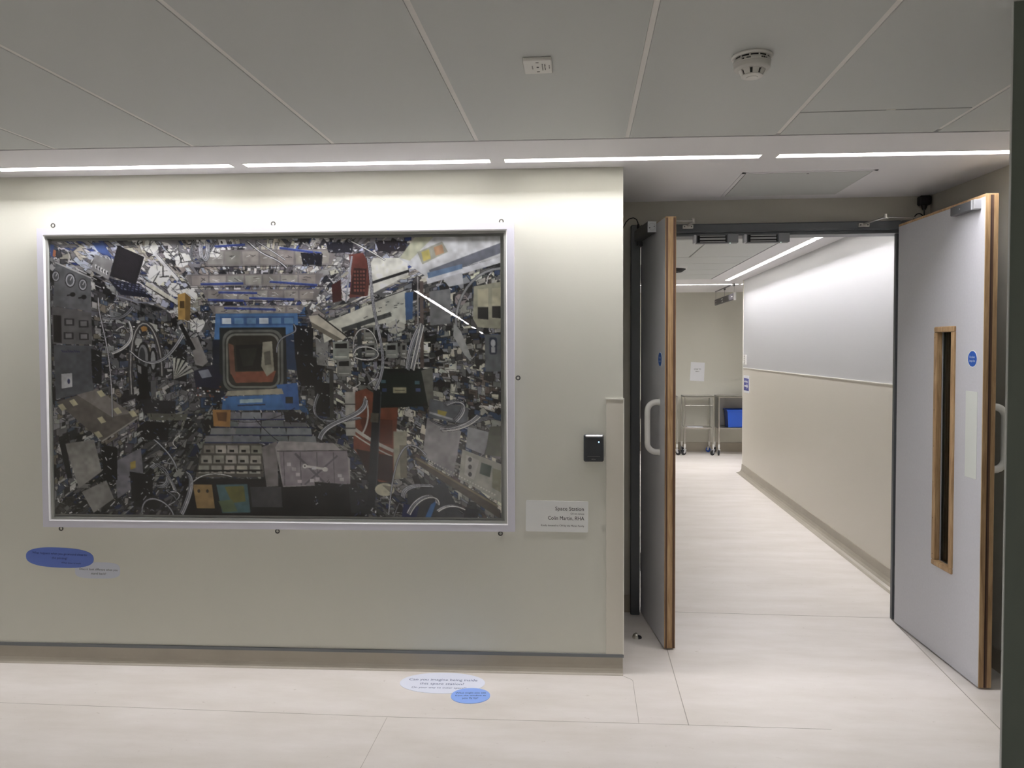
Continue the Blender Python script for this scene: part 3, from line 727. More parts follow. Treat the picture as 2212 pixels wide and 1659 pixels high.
    poly([(430, 800), (452, 796), (460, 812), (438, 816)], (150, 156, 176)); poly([(436, 834), (480, 840), (476, 850), (440, 848)], (34, 34, 44))
    for _ in range(24): x, y = rnd.uniform(424, 490), rnd.uniform(832, 862); poly([(x, y), (x + 4, y), (x + 4, y + 3), (x, y + 3)], rnd.choice([(214, 214, 216), (24, 24, 30), (150, 90, 70)]))
    poly([(460, 884), (500, 884), (498, 922), (462, 920)], (190, 140, 56)); poly([(468, 890), (492, 890), (490, 910), (472, 908)], (140, 96, 40))
    # right half: white locker wall, beam, strut
    poly([(700, 700), (880, 628), (884, 690), (760, 712), (705, 740)], (210, 210, 198)); poly([(836, 640), (880, 628), (880, 700), (838, 706)], (206, 208, 198)); poly([(878, 634), (896, 632), (894, 690), (880, 692)], (54, 112, 168))
    poly([(812, 560), (884, 560), (886, 596), (800, 640), (790, 600)], (222, 222, 214)); line([(790, 618), (886, 588)], 6, (58, 58, 62)); line([(746, 712), (846, 680)], 10, (92, 96, 96)); line([(800, 656), (886, 626)], 2, (40, 40, 44))
    for _ in range(16): x, y = rnd.uniform(786, 878), rnd.uniform(648, 690); line([(x, y), (x + rnd.uniform(2, 8), y - 1)], 1.6, (64, 64, 70))
    poly([(866, 560), (914, 516), (916, 516), (1081, 516), (1081, 560), (924, 600)], (200, 202, 206)); poly([(868, 560), (900, 516), (940, 516), (890, 566)], (188, 190, 166)); poly([(930, 586), (1081, 530), (1081, 552), (934, 606)], (124, 128, 142)); poly([(924, 602), (1081, 560), (1081, 572), (926, 616)], (208, 210, 216))
    poly([(905, 548), (958, 526), (970, 548), (916, 574)], (168, 168, 156)); poly([(914, 548), (930, 542), (934, 562), (918, 568)], (196, 184, 92)); poly([(940, 538), (958, 532), (962, 550), (944, 556)], (190, 150, 110))
    poly([(926, 592), (1000, 574), (1000, 584), (928, 604)], (110, 142, 178))
    poly([(760, 552), (790, 548), (806, 578), (800, 640), (760, 644), (764, 600)], (134, 70, 60)); poly([(770, 580), (798, 582), (792, 640), (762, 636)], (84, 46, 44))
    for r_ in range(6):
        for k in range(4): x = 770 + k * 6.5; y = 586 + r_ * 8; poly([(x, y), (x + 4, y), (x + 4, y + 4.5), (x, y + 4.5)], (160, 92, 78))
    poly([(722, 616), (742, 604), (744, 650), (724, 654)], (98, 40, 40)); line([(766, 556), (752, 652)], 4, (168, 172, 182))
    poly([(672, 682), (694, 680), (754, 724), (746, 734), (676, 694)], (206, 200, 184)); poly([(676, 694), (746, 734), (730, 736), (680, 706)], (140, 134, 120)); line([(694, 680), (756, 728)], 3, (70, 66, 60)); cloth(858, 706, 17, (188, 188, 178)); cloth(700, 646, 10)
    # right panels with recessed bays
    poly([(1024, 622), (1081, 612), (1081, 712), (1032, 708), (1022, 690)], (178, 176, 154)); 
    for (x, y) in ((1046, 646), (1076, 644)): poly([(x - 14, y - 18), (x + 8, y - 20), (x + 8, y + 18), (x - 14, y + 18)], (196, 192, 164)); poly([(x - 14, y + 20), (x + 8, y + 20), (x + 8, y + 46), (x - 14, y + 44)], (64, 62, 60))
    poly([(930, 632), (975, 626), (975, 700), (932, 704)], (140, 142, 146)); poly([(958, 604), (1000, 592), (1002, 616), (972, 622)], (190, 192, 198)); cloth(996, 650, 13, (172, 160, 160))
    curve([(1081, 584), (1030, 586), (996, 620), (968, 680), (980, 740), (1016, 778)], 4.5, (166, 168, 172), (60, 60, 66)); poly([(982, 700), (996, 716), (1020, 776), (1004, 768), (980, 726)], (178, 180, 180))
    poly([(1046, 724), (1081, 724), (1081, 802), (1048, 802)], (118, 124, 132)); rrc(1064, 748, 8, 18, 4, (64, 74, 98)); ell(1064, 742, 5, 8, (186, 190, 196)); poly([(1060, 750), (1068, 750), (1068, 762), (1060, 762)], (186, 190, 196))
    for (x0, y0, x1, y1) in ((792, 742, 816, 770), (790, 704, 814, 736), (836, 742, 862, 772), (868, 742, 882, 770), (724, 738, 758, 776), (732, 776, 762, 812)):
        poly([(x0, y0), (x1, y0 - 2), (x1, y1), (x0, y1)], jit((150, 150, 146), 20)); poly([(x0 + 4, y0 + 4), (x1 - 4, y0 + 3), (x1 - 4, y0 + 14), (x0 + 4, y0 + 14)], (52, 50, 52)); line([(x0 + 4, y1 - 6), (x1 - 4, y1 - 6)], 1.6, (216, 214, 208))
    line([(914, 612), (914, 792)], 8, (120, 104, 98)); line([(906, 600), (906, 800)], 2.4, (176, 174, 174)); line([(780, 700), (782, 800)], 9, (78, 82, 86))
    # dark green box on the strut, orange bundle below
    poly([(764, 848), (794, 838), (862, 880), (850, 1040), (820, 1040), (766, 968)], (150, 84, 52)); poly([(780, 900), (850, 906), (848, 960), (790, 950)], (122, 66, 44)); curve([(768, 925), (800, 950), (850, 972)], 7, (196, 192, 184)); curve([(766, 936), (800, 962), (848, 984)], 3, (196, 192, 184)); curve([(792, 856), (806, 900), (786, 934)], 3.4, (200, 198, 192)); poly([(770, 968), (850, 984), (850, 1042), (800, 1030)], (74, 40, 30))
    poly([(822, 800), (826, 796), (924, 796), (934, 802), (932, 876), (824, 880)], (30, 52, 48)); poly([(840, 796), (906, 795), (906, 804), (840, 804)], (18, 34, 32)); line([(826, 876), (926, 873)], 3, (16, 26, 26)); poly([(852, 836), (880, 836), (880, 848), (852, 848)], (190, 184, 150)); line([(856, 842), (876, 842)], 1.5, (40, 40, 30))
    for (x, y, c) in ((826, 820, (88, 130, 146)), (898, 822, (88, 130, 146)), (828, 838, (60, 80, 130)), (900, 838, (86, 100, 150))): poly([(x, y), (x + 10, y), (x + 10, y + 7), (x, y + 7)], c)
    poly([(912, 800), (936, 792), (938, 872), (926, 876)], (130, 130, 122)); line([(818, 846), (802, 1090)], 17, (46, 52, 58)); line([(812, 896), (811, 906)], 17, (110, 106, 92)); line([(826, 846), (812, 1090)], 2, (88, 92, 98))
    line([(720, 900), (720, 800)], 9, (84, 82, 80)); poly([(748, 846), (770, 846), (770, 940), (750, 940)], (186, 184, 178)); line([(748, 872), (770, 872)], 3, (100, 98, 96)); line([(748, 924), (770, 924)], 3, (100, 98, 96))
    poly([(852, 930), (880, 930), (880, 1030), (852, 1034)], (176, 172, 152)); poly([(864, 960), (880, 960), (880, 1030), (866, 1032)], (142, 138, 122)); ell(832, 1056, 21, 14, (206, 202, 178)); poly([(826, 1046), (852, 1050), (846, 1064)], (150, 146, 128))
    # lower right equipment faces
    poly([(924, 900), (996, 930), (978, 1028), (914, 980)], (168, 166, 170)); poly([(1010, 920), (1056, 932), (1044, 980), (1006, 964)], (166, 168, 174)); poly([(1056, 920), (1081, 918), (1081, 984), (1046, 980)], (116, 120, 104)); poly([(998, 968), (1081, 1000), (1081, 1084), (990, 1030)], (176, 176, 166))
    poly([(1006, 980), (1034, 992), (1022, 1034), (1002, 1022)], (196, 196, 190)); [ell(1014, y, 4, 5, (74, 72, 78)) for y in (990, 1006, 1022)]; poly([(1038, 996), (1060, 1004), (1056, 1028), (1034, 1020)], (70, 98, 80)); poly([(1062, 1008), (1080, 1014), (1078, 1060), (1060, 1050)], (150, 150, 126))
    poly([(900, 986), (1070, 1084), (1076, 1116), (900, 1000)], (112, 104, 92)); line([(900, 988), (1072, 1090)], 4, (150, 140, 116)); 
    for k in range(26): t = k / 26; ell(922 + 150 * t, 990 + 78 * t, 1.6, 1.6, (214, 212, 204))
    poly([(880, 1060), (960, 1040), (1000, 1116), (880, 1116)], (78, 82, 88)); poly([(930, 1088), (944, 1078), (930, 1116), (918, 1116)], (44, 120, 184)); poly([(872, 1086), (905, 1092), (900, 1116), (868, 1116)], (34, 50, 110)); poly([(1002, 1092), (1032, 1098), (1030, 1116), (1000, 1116)], (52, 54, 62))
    poly([(930, 860), (1012, 880), (1008, 916), (926, 900)], (126, 130, 140)); poly([(946, 884), (966, 888), (962, 898), (946, 896)], (186, 172, 66)); line([(930, 890), (990, 908)], 4, (190, 192, 198))
    # cable runs
    for P in ([(424, 520), (404, 560), (430, 590), (470, 520)], [(438, 520), (430, 566), (456, 574), (452, 520)], [(540, 520), (580, 560), (592, 545), (620, 575)], [(560, 520), (600, 545), (620, 560)], [(760, 520), (800, 540), (830, 560)],
              [(212, 640), (210, 700), (240, 720), (238, 900)], [(220, 680), (262, 694), (286, 660)], [(238, 760), (300, 740), (276, 690)], [(280, 756), (340, 820), (396, 720)], [(800, 560), (812, 640), (796, 700), (860, 760), (812, 840)], [(770, 780), (752, 690), (820, 690), (820, 760)],
              [(766, 760), (770, 730), (860, 750), (820, 790), (768, 770)], [(880, 795), (884, 740), (910, 700)], [(890, 795), (900, 750), (912, 700)], [(602, 760), (600, 710), (660, 730), (640, 700)], [(690, 850), (650, 930), (780, 900)], [(690, 945), (700, 900), (790, 905), (790, 860)],
              [(930, 905), (980, 940), (1040, 890), (1060, 900)], [(950, 925), (1000, 925), (1030, 895)], [(840, 1110), (850, 1000), (870, 920), (920, 980)], [(868, 1070), (868, 1040), (930, 1045)], [(880, 1106), (900, 1060), (945, 1060), (942, 1084)], [(944, 1100), (970, 1080), (1000, 1096)],
              [(320, 1010), (350, 980), (380, 1060), (330, 1050)], [(326, 1000), (360, 1020), (372, 1060)], [(300, 1110), (300, 1060), (360, 1080), (370, 1115)], [(400, 1060), (430, 1010), (500, 1030)], [(385, 1110), (420, 1040), (400, 1020)], [(330, 950), (366, 980), (376, 1010)], [(960, 870), (1000, 850), (1010, 880), (980, 905)]):
        for k in range(rnd.randint(1, 3)): curve([(x + k * 3, y + k * 2) for x, y in P], rnd.uniform(1.6, 2.8), rnd.choice(wc), (46, 46, 54))
    img2 = img.reshape(H, S, W, S, 3).mean((1, 3))
    # ---- mesh
    CW, CH = 1.029, 0.6235               # half sizes
    xs = np.linspace(-CW, CW, W); zs = np.linspace(CH, -CH, H)
    gx, gz = np.meshgrid(xs, zs)
    co = np.zeros((H * W, 3), np.float32); co[:, 0] = gx.ravel(); co[:, 1] = -0.0312; co[:, 2] = gz.ravel()
    idx = np.arange(H * W).reshape(H, W)
    f = np.stack([idx[:-1, :-1], idx[1:, :-1], idx[1:, 1:], idx[:-1, 1:]], -1).reshape(-1, 4)
    me = bpy.data.meshes.new('canvas')
    me.vertices.add(len(co)); me.vertices.foreach_set('co', co.ravel())
    me.loops.add(f.size); me.loops.foreach_set('vertex_index', f.ravel().astype(np.int32))
    me.polygons.add(len(f)); me.polygons.foreach_set('loop_start', np.arange(0, f.size, 4, dtype=np.int32))
    try: me.polygons.foreach_set('loop_total', np.full(len(f), 4, np.int32))
    except Exception: pass
    me.update(calc_edges=True)
    at = me.color_attributes.new('paint', 'FLOAT_COLOR', 'POINT')
    # broken brushwork: tone wanders a little inside every shape
    br = np.ones((H, W), np.float32)
    for gs_, am in ((6, .16), (14, .14), (40, .12)):
        nh, nw = H // gs_ + 3, W // gs_ + 3; g0 = rs.uniform(-1, 1, (nh, nw))
        yy, xx = np.arange(H) / gs_, np.arange(W) / gs_; iy, ix = yy.astype(int), xx.astype(int); fy, fx = (yy - iy)[:, None], (xx - ix)[None, :]
        br += am * ((g0[iy][:, ix] * (1-fy) + g0[iy + 1][:, ix] * fy) * (1-fx) + (g0[iy][:, ix + 1] * (1-fy) + g0[iy + 1][:, ix + 1] * fy) * fx)
    img2 = img2 * br[:, :, None]
    rgba = np.ones((H * W, 4), np.float32); g_ = img2.mean(2, keepdims=True); img2 = g_ + (img2 - g_) * 0.66
    rgba[:, :3] = np.clip(np.clip(img2, 0, 1).reshape(-1, 3) ** 1.35 * ART_GAIN, 0, 0.9)
    at.data.foreach_set('color', rgba.ravel())
    m = bpy.data.materials.new('oil_paint'); m.use_nodes = True; nt = m.node_tree; b = nt.nodes['Principled BSDF']
    a = nt.nodes.new('ShaderNodeAttribute'); a.attribute_name = 'paint'; nt.links.new(a.outputs['Color'], b.inputs['Base Color'])
    b.inputs['Roughness'].default_value = 0.6; b.inputs['Specular IOR Level'].default_value = 0.2
    me.materials.append(m)
    o = bpy.data.objects.new('canvas', me); scene.collection.objects.link(o); o.parent = art_t; o.location = (-0.006, 0, 0)
    MATS['canvas_edge'] = MATS['paper']
    MB().box(-CW - .006, CW - .006, -0.0309, -0.010, -CH, CH).build('stretcher', 'off_white', art_t)
ART_GAIN = 1.25
paint_art()

# hanging eyes around the frame
def eye(dx, dz, ax, label):
    """small wire loop: ax gives the direction it sticks out of the frame"""
    t = MB(); r = 0.0085
    c = np.array([dx, -0.012, dz]) + np.array([ax[0], 0, ax[1]]) * 0.004
    path = [c + r * np.array([math.cos(a), 0, math.sin(a)]) for a in np.linspace(0, 2 * math.pi, 17)]
    t.tube(path, 0.0028, 8, False)
    o = t.build('hanging_eye', 'eye_wire', art_t)
    return o
for px_, pz_, ax in [(-2.591, 2.021, (0, 1)), (-1.564, 2.016, (0, 1)), (-0.536, 2.013, (0, 1)), (-0.468, 1.325, (1, 0)), (-1.563, 0.632, (0, -1)), (-0.545, 0.632, (0, -1)), (-2.584, 0.634, (0, -1))]:
    eye(px_ + 1.562, pz_ - PZ, ax, '')

# ------------------------------------------------------------------ caption card, bubbles, card reader on the wall
def on_wall(name, label, cat, u, z, group=None):
    p = wl(u, 0); return thing(name, label, cat, (p[0], p[1], z), WROT, group)
def rrect(w_, h_, r, n=6, rot=0.0):
    pts = []
    for cx_, cz_, a0 in ((w_/2 - r, -h_/2 + r, -90), (w_/2 - r, h_/2 - r, 0), (-w_/2 + r, h_/2 - r, 90), (-w_/2 + r, -h_/2 + r, 180)):
        for k in range(n + 1):
            a = math.radians(a0 + 90 * k / n); x, z = cx_ + r * math.cos(a), cz_ + r * math.sin(a)
            pts.append((x * math.cos(rot) - z * math.sin(rot), x * math.sin(rot) + z * math.cos(rot)))
    return pts
cd = on_wall('caption_card', 'white rectangular caption card with four lines of text right of the painting', 'label', -0.2925, 0.7055)
MB().plate([(x, 0, z) for x, z in rrect(0.278, 0.139, 0.006, rot=-0.012)], (0, -1, 0), 0.003).build('card', 'card', cd)
tx = MB(); k = -0.012
ux, uy = (math.cos(k), 0, math.sin(k)), (-math.sin(k), 0, math.cos(k)); yy = -0.0036
for s_, h_, z_, wd in [('Space Station', 0.0165, 0.026, 0.127), ('Oil on canvas', 0.0075, 0.0085, 0.060), ('Colin Martin, RHA', 0.0165, -0.0165, 0.161), ('Kindly donated to CHI by the Moran Family', 0.0078, -0.046, 0.192)]:
    text_into(tx, s_, h_, (0.121, yy, z_), ux, uy, 'RIGHT', wd)
tx.build('lettering', 'ink', cd)

def blob(w_, h_, n=48, p=2.5, skew=0.0):
    out = []
    for i in range(n):
        a = 2 * math.pi * i / n; ca, sa = math.cos(a), math.sin(a)
        x = w_/2 * abs(ca) ** (2/p) * (1 if ca >= 0 else -1); z = h_/2 * abs(sa) ** (2/p) * (1 if sa >= 0 else -1)
        out.append((x, z + skew * x))
    return out
b1 = on_wall('wall_sticker', 'dark blue oval text sticker low on the wall under the left of the painting', 'sticker', -2.601, 0.491)
MB().plate([(x, 0, z) for x, z in blob(0.326, 0.094, p=2.6, skew=-0.03)], (0, -1, 0), 0.0012).build('oval', 'vinyl_blue', b1)
tx = MB()
text_into(tx, 'What happens when you go around close to', 0.0095, (0.0, -0.0016, 0.014), (1, 0, -0.035), (0.035, 0, 1), 'CENTER', 0.262)
text_into(tx, 'the painting?', 0.0095, (0.0, -0.0016, -0.006), (1, 0, -0.035), (0.035, 0, 1), 'CENTER', 0.074)
text_into(tx, 'What does it look?', 0.007, (0.055, -0.0016, -0.028), (1, 0, -0.035), (0.035, 0, 1), 'CENTER', 0.095)
tx.build('lettering', 'ink_blue', b1)
b2 = on_wall('wall_sticker', 'pale grey oval text sticker overlapping below the dark blue one', 'sticker', -2.421, 0.4335)
MB().plate([(x, 0, z) for x, z in blob(0.216, 0.076, p=3.6)], (0, -1, 0), 0.0006).build('oval', 'vinyl_grey', b2)
tx = MB()
text_into(tx, 'Does it look different when you', 0.0095, (0.005, -0.001, 0.0), (1, 0, -0.02), (0.02, 0, 1), 'CENTER', 0.182)
text_into(tx, 'stand back?', 0.0095, (0.005, -0.001, -0.019), (1, 0, -0.02), (0.02, 0, 1), 'CENTER', 0.072)
tx.build('lettering', 'ink', b2)

rd = on_wall('card_reader', 'small black access card reader with blue light on the wall beside the corner guard', 'card reader', -0.130, 1.014)
MB().box(-0.044, 0.044, -0.022, 0, -0.060, 0.060, 0.005).build('body', 'leader_screen', rd)
MB().box(-0.039, 0.0425, -0.0245, -0.012, 0.046, 0.0585, 0.005).build('top_band', 'steel_dull', rd)
MB().lathe([(0, -0.0235), (0.0028, -0.0235), (0.0028, -0.021)], (0.0225, 0, 0.0275), 16, 'y').build('indicator_light', 'led_blue', rd)
MB().box(-0.028, 0.028, -0.0228, -0.0215, -0.0365, -0.035).build('slot', 'ink_grey', rd)
tx = MB(); marks_into(tx, 5, 0.0042, (0, -0.0225, -0.0505), (1, 0, 0), (0, 0, 1), 0.02); tx.build('lettering', 'ink_grey', rd)

# ------------------------------------------------------------------ floor stickers
def floor_sticker(name, label, cx_, cy_, w_, h_, m, rot, p, lines, ink, z=0.0012, t=0.0008):
    s_ = thing(name, label, 'sticker', (cx_, cy_, 0), rot)
    MB().plate([(x, y, 0.0002) for x, y in blob(w_, h_, p=p)], (0, 0, 1), z).build('oval', m, s_)
    tx = MB()
    for (txt, hh, yy_, wd, xx_) in lines: text_into(tx, txt, hh, (xx_, yy_, z + 0.0006), (1, 0, 0), (0, 1, 0), 'CENTER', wd)
    tx.build('lettering', ink, s_)
floor_sticker('floor_sticker', 'large pale lilac oval floor sticker asking about being inside the space station', -0.602, 3.268, 0.372, 0.208, 'vinyl_pale', 0.04, 2.05,
    [('Can you imagine being inside', 0.021, 0.018, 0.30, 0.0), ('this space station?', 0.021, -0.022, 0.192, 0.0), ('On your way to outer space!!', 0.016, -0.058, 0.235, -0.008)], 'ink_slate')
floor_sticker('floor_sticker', 'small mid-blue oval floor sticker overlapping the larger pale one', -0.462, 3.153, 0.164, 0.142, 'vinyl_blue_light', 0.1, 2.1,
    [('What might you see', 0.013, 0.018, 0.128, 0.0), ('from the window as', 0.013, -0.006, 0.128, 0.0), ('you fly by?', 0.013, -0.030, 0.066, 0.0)], 'ink_blue', z=0.0018)

# ------------------------------------------------------------------ door frame with magnets
df = thing('door_frame', 'dark grey steel frame of the open double doorway', 'door frame', (0, 4.2, 0))
df['kind'] = 'structure'
j = MB(); j.box(0.268, 0.318, 0.0, 0.06, 0, 2.118, 0.004); j.box(0.290, 0.3175, 0.06, 0.15, 0, 2.118, 0.002); j.build('jamb', 'frame_paint', df)
j = MB(); j.box(1.668, 1.722, 0.0, 0.045, 0, 2.118, 0.004); j.box(1.655, 1.72, 0.04, 0.065, 0, 2.118, 0.002); j.build('jamb', 'frame_paint', df)
h_ = MB(); h_.box(0.318, 1.668, 0.0, 0.05, 2.072, 2.118, 0.006); h_.box(0.318, 1.72, 0.02, 0.14, 2.055, 2.10, 0.003); h_.build('header', 'frame_paint', df)
def magnet(x0, x1, split, label):
    t = thing('magnetic_lock', label, 'door lock', (x0, 4.14, 2.007), 0, 'magnetic locks under the door header')
    L_ = x1 - x0; s_ = split - x0
    MB().box(0, 0.014, 0, 0.045, 0, 0.044, 0.003).build('end_block', 'alu', t)
    b_ = MB(); b_.box(0.012, s_, 0.006, 0.045, 0, 0.044, 0.001)
    b_.build('housing', 'grey_metal', t)
    c_ = MB(); c_.box(0.02, s_ - .006, 0.003, 0.007, 0.004, 0.040); c_.build('coil_recess', 'dark_hole', t)
    bars_ = MB()
    for z0, z1 in ((0.005, 0.0105), (0.0165, 0.0275), (0.0335, 0.039)): bars_.box(0.032, s_ - .012, 0.001, 0.006, z0, z1, 0.001)
    bars_.build('core', 'steel_dull', t)
    MB().box(s_, L_, 0.0, 0.045, 0, 0.046, 0.002).build('cover_plate', 'grey_cover', t)
    MB().lathe([(0, -0.0025), (0.0025, -0.002), (0.003, 0.001)], (s_ + 0.012, 0.006, 0), 12).build('indicator_light', 'led_green', t)
magnet(0.592, 0.822, 0.768, 'slotted magnetic door lock, the one nearer the left door leaf')
magnet(0.852, 1.084, 1.028, 'slotted magnetic door lock, the one nearer the right door leaf')

# ------------------------------------------------------------------ door leaves (visible face at local y = 0)
def leaf_frame(P0, P1):
    d = np.array(P1) - np.array(P0); return math.atan2(d[1], d[0])
TH = 0.052
def circle(cx_, cz_, r, n=36): return [(cx_ + r * math.cos(2*math.pi*k/n), cz_ + r * math.sin(2*math.pi*k/n)) for k in range(n)]
def fire_sign(parent, cx_, cz_, r, xdir):
    s0 = MB(); s0.plate([(x, 0, z) for x, z in circle(cx_, cz_, r)], (0, -1, 0), 0.0015)
    sg = s0.build('fire_door_sign', 'paper', parent); sg['label'] = 'round blue fire door notice'
    MB().plate([(x, -0.0015, z) for x, z in circle(cx_, cz_, r * 0.92)], (0, -1, 0), 0.0008).build('disc', 'sign_blue', sg)
    t_ = MB()
    text_into(t_, 'Fire door', 0.0095, (cx_, -0.0027, cz_ + 0.004), (1, 0, 0), (0, 0, 1), 'CENTER', r * 1.15)
    text_into(t_, 'keep shut', 0.0095, (cx_, -0.0027, cz_ - 0.0125), (1, 0, 0), (0, 0, 1), 'CENTER', r * 1.2)
    t_.build('lettering', 'paper', sg)
def d_handle(parent, x, y_face, sgn, z0, z1, reach=0.058, r=0.0145):
    c_r = 0.045; P = []
    ya = y_face; yb = y_face + sgn * reach
    P.append((x, ya, z0 + r)); P.append((x, yb - sgn * c_r, z0 + r)) if reach > c_r else None
    for a in np.linspace(0, math.pi/2, 7)[1:]: P.append((x, yb - sgn * c_r + sgn * c_r * math.sin(a), z0 + r + c_r * (1 - math.cos(a))))
    for a in np.linspace(0, math.pi/2, 7): P.append((x, yb - sgn * c_r + sgn * c_r * math.cos(a), z1 - r - c_r * (1 - math.sin(a))))
    P.append((x, ya, z1 - r))
    m = MB(); m.tube(P, r, 16); o = m.build('pull_handle', 'nylon_white', parent)
    for zz in (z0 + r, z1 - r):
        MB().lathe([(0, 0), (0.017, 0), (0.017, sgn * 0.004), (0, sgn * 0.004)], (x, y_face, zz), 24, 'y').build('rose', 'nylon_white', o)
    return o

# left leaf
P0, P1 = (0.3255, 4.245), (0.399, 3.716); LL = float(np.linalg.norm(np.array(P1) - np.array(P0)))
dl = thing('door_1', 'narrow grey left leaf of the double doors, open towards the viewer', 'door', (P0[0], P0[1], 0), leaf_frame(P0, P1)); dl['kind'] = 'structure'
Z0, Z1 = 0.008, 2.079
MB().box(0.0, LL - 0.008, 0.0012, TH - 0.0012, Z0, Z1 - .003).build('core', 'laminate', dl)
f_ = MB(); f_.box(0.002, LL - 0.004, -0.0004, 0.0012, Z0, Z1 - .004); f_.box(0.002, LL - 0.004, TH - 0.0012, TH + .0004, Z0, Z1 - .004); f_.build('laminate_face', 'laminate', dl)
e_ = MB(); e_.box(LL - 0.008, LL, 0.0, TH, Z0, Z1, 0.0008); e_.box(0.0, LL - .008, 0.001, TH - .001, Z1 - .003, Z1); e_.build('oak_lipping', 'oak', dl)
for y0, y1 in ((0.004, 0.0125), (TH - 0.0135, TH - 0.003)):
    MB().box(LL - 0.001, LL + 0.0015, y0, y1, Z0 + .002, Z1 - .006).build('smoke_seal', 'seal_brown', dl)
fire_sign(dl, 0.440, 1.401, 0.036, 1)
d_handle(dl, 0.425, 0.0, -1, 0.930, 1.205, 0.060, 0.0145)
cb = MB(); cb.box(0.03, 0.356, -0.046, -0.0005, 2.030, 2.086, 0.003)
co = cb.build('closer_body', 'closer_grey', dl)
ep = MB(); ep.box(0.356, 0.3585, -0.045, -0.002, 2.031, 2.085, 0.001); ep.build('end_plate', 'closer_end', co)
ringm = MB(); ringm.lathe([(0.0165, 0.3586), (0.0165, 0.3592), (0.0175, 0.3592), (0.0175, 0.3586)], (0, -0.0235, 2.058), 24, 'x'); ringm.build('end_cap', 'steel_dull', co)
for yy_, zz in ((-0.035, 2.053), (-0.0125, 2.060)):
    MB().lathe([(0, 0.3594), (0.0025, 0.3594), (0.0025, 0.3584)], (0, yy_, zz), 12, 'x').build('screw', 'black', co)
hb = MB(); hb.box(-0.015, 0.05, -0.032, 0.0, 2.0, 2.032, 0.006); hb.build('hinge_cap', 'closer_grey', dl)
for zz in (0.28, 1.12, 1.86):
    MB().tube([(-0.006, 0.004, zz - 0.05), (-0.006, 0.004, zz + 0.05)], 0.0055, 10).build('hinge', 'grey_metal', dl)
MB().box(-0.010, 0.0, 0.004, 0.03, 0.0, 0.045).build('bottom_pivot', 'alu', dl)

# right leaf with vision panel
P0, P1 = (1.648, 4.19), (1.680, 3.387); RL = float(np.linalg.norm(np.array(P1) - np.array(P0)))
dr = thing('door_2', 'wide grey right leaf of the double doors with slim oak-edged vision panel', 'door', (P0[0], P0[1], 0), leaf_frame(P0, P1)); dr['kind'] = 'structure'
Z0, Z1 = 0.008, 2.094
VX0, VX1, VZ0, VZ1 = 0.425, 0.560, 0.450, 1.528
c_ = MB()
def around(m, y0, y1, xa, xb, za, zb):
    m.box(xa, VX0, y0, y1, za, zb); m.box(VX1, xb, y0, y1, za, zb); m.box(VX0, VX1, y0, y1, za, VZ0); m.box(VX0, VX1, y0, y1, VZ1, zb)
around(c_, 0.0012, TH - .0012, 0.0, RL - .008, Z0, Z1 - .003); c_.build('core', 'laminate', dr)
f_ = MB(); around(f_, -0.0004, 0.0012, 0.002, RL - .004, Z0 + .001, Z1 - .012); around(f_, TH - .0012, TH + .0004, 0.002, RL - .004, Z0, Z1 - .012); f_.build('laminate_face', 'laminate', dr)
e_ = MB(); e_.box(RL - 0.008, RL, 0.0, TH, Z0, Z1, 0.0008); e_.box(0.0, RL - .008, 0.0, TH, Z1 - .0115, Z1, .0005); e_.build('oak_lipping', 'oak', dr)
MB().box(RL - 0.001, RL + 0.001, 0.0195, 0.0325, Z0 + .002, Z1 - .006).build('intumescent_strip', 'seal_brown', dr)
MB().box(RL - 0.001, RL + 0.0018, 0.021, 0.0245, Z0 + .002, Z1 - .006).build('brush_seal', 'seal_dark', dr)
vp = MB()
bw = 0.027
for (ya, yb, yc) in ((-0.011, 0.018, 0.0), (TH - 0.018, TH + 0.011, TH)):
    x0, x1, z0, z1 = VX0 - .022, VX1 + .022, VZ0 - .022, VZ1 + .022
    vp.box(x0, x1, ya, yb, z1 - 0.026, z1, 0.004); vp.box(x0, x1, ya, yb, z0, z0 + 0.026, 0.004)
    vp.box(x0, x0 + 0.026, ya, yb, z0 + .025, z1 - .025, 0.004); vp.box(x1 - 0.026, x1, ya, yb, z0 + .025, z1 - .025, 0.004)
vpo = vp.build('vision_panel', 'oak', dr)
MB().box(VX0, VX1, 0.023, 0.029, VZ0, VZ1).build('glass', 'door_glass', vpo)
sc = MB()
for k in range(7): sc.lathe([(0, -0.0116), (0.0018, -0.0116), (0.0018, -0.0108)], (VX0 - 0.009, 0, VZ0 + 0.03 + k * 0.17), 8, 'y')
sc.build('pin', 'seal_dark', vpo)
fire_sign(dr, 0.721, 1.404, 0.0365, 1)
MB().box(0.672, 0.763, -0.0015, 0.0, 0.890, 1.264, 0.0005).build('push_plate', 'plate_grey', dr)
am = MB(); am.box(0.575, 0.745, -0.030, 0.0, 2.037, 2.076, 0.002)
ao = am.build('armature_plate', 'grey_metal', dr)
MB().box(0.745, 0.752, -0.031, 0.0, 2.036, 2.077, 0.001).build('polished_end', 'alu', ao)
MB().box(0.752, 0.770, -0.030, 0.0, 2.037, 2.076, 0.001).build('end_cover', 'alu', ao)
MB().lathe([(0, -0.0312), (0.003, -0.0312), (0.003, -0.0295)], (0.655, 0, 2.056), 10, 'y').build('screw', 'alu', ao)
d_handle(dr, RL - 0.055, TH, 1, 0.915, 1.215, 0.072, 0.0155)
for zz in (0.25, 1.05, 1.86):
    MB().tube([(-0.004, 0.006, zz - 0.05), (-0.004, 0.006, zz + 0.05)], 0.005, 10).build('hinge', 'grey_metal', dr)

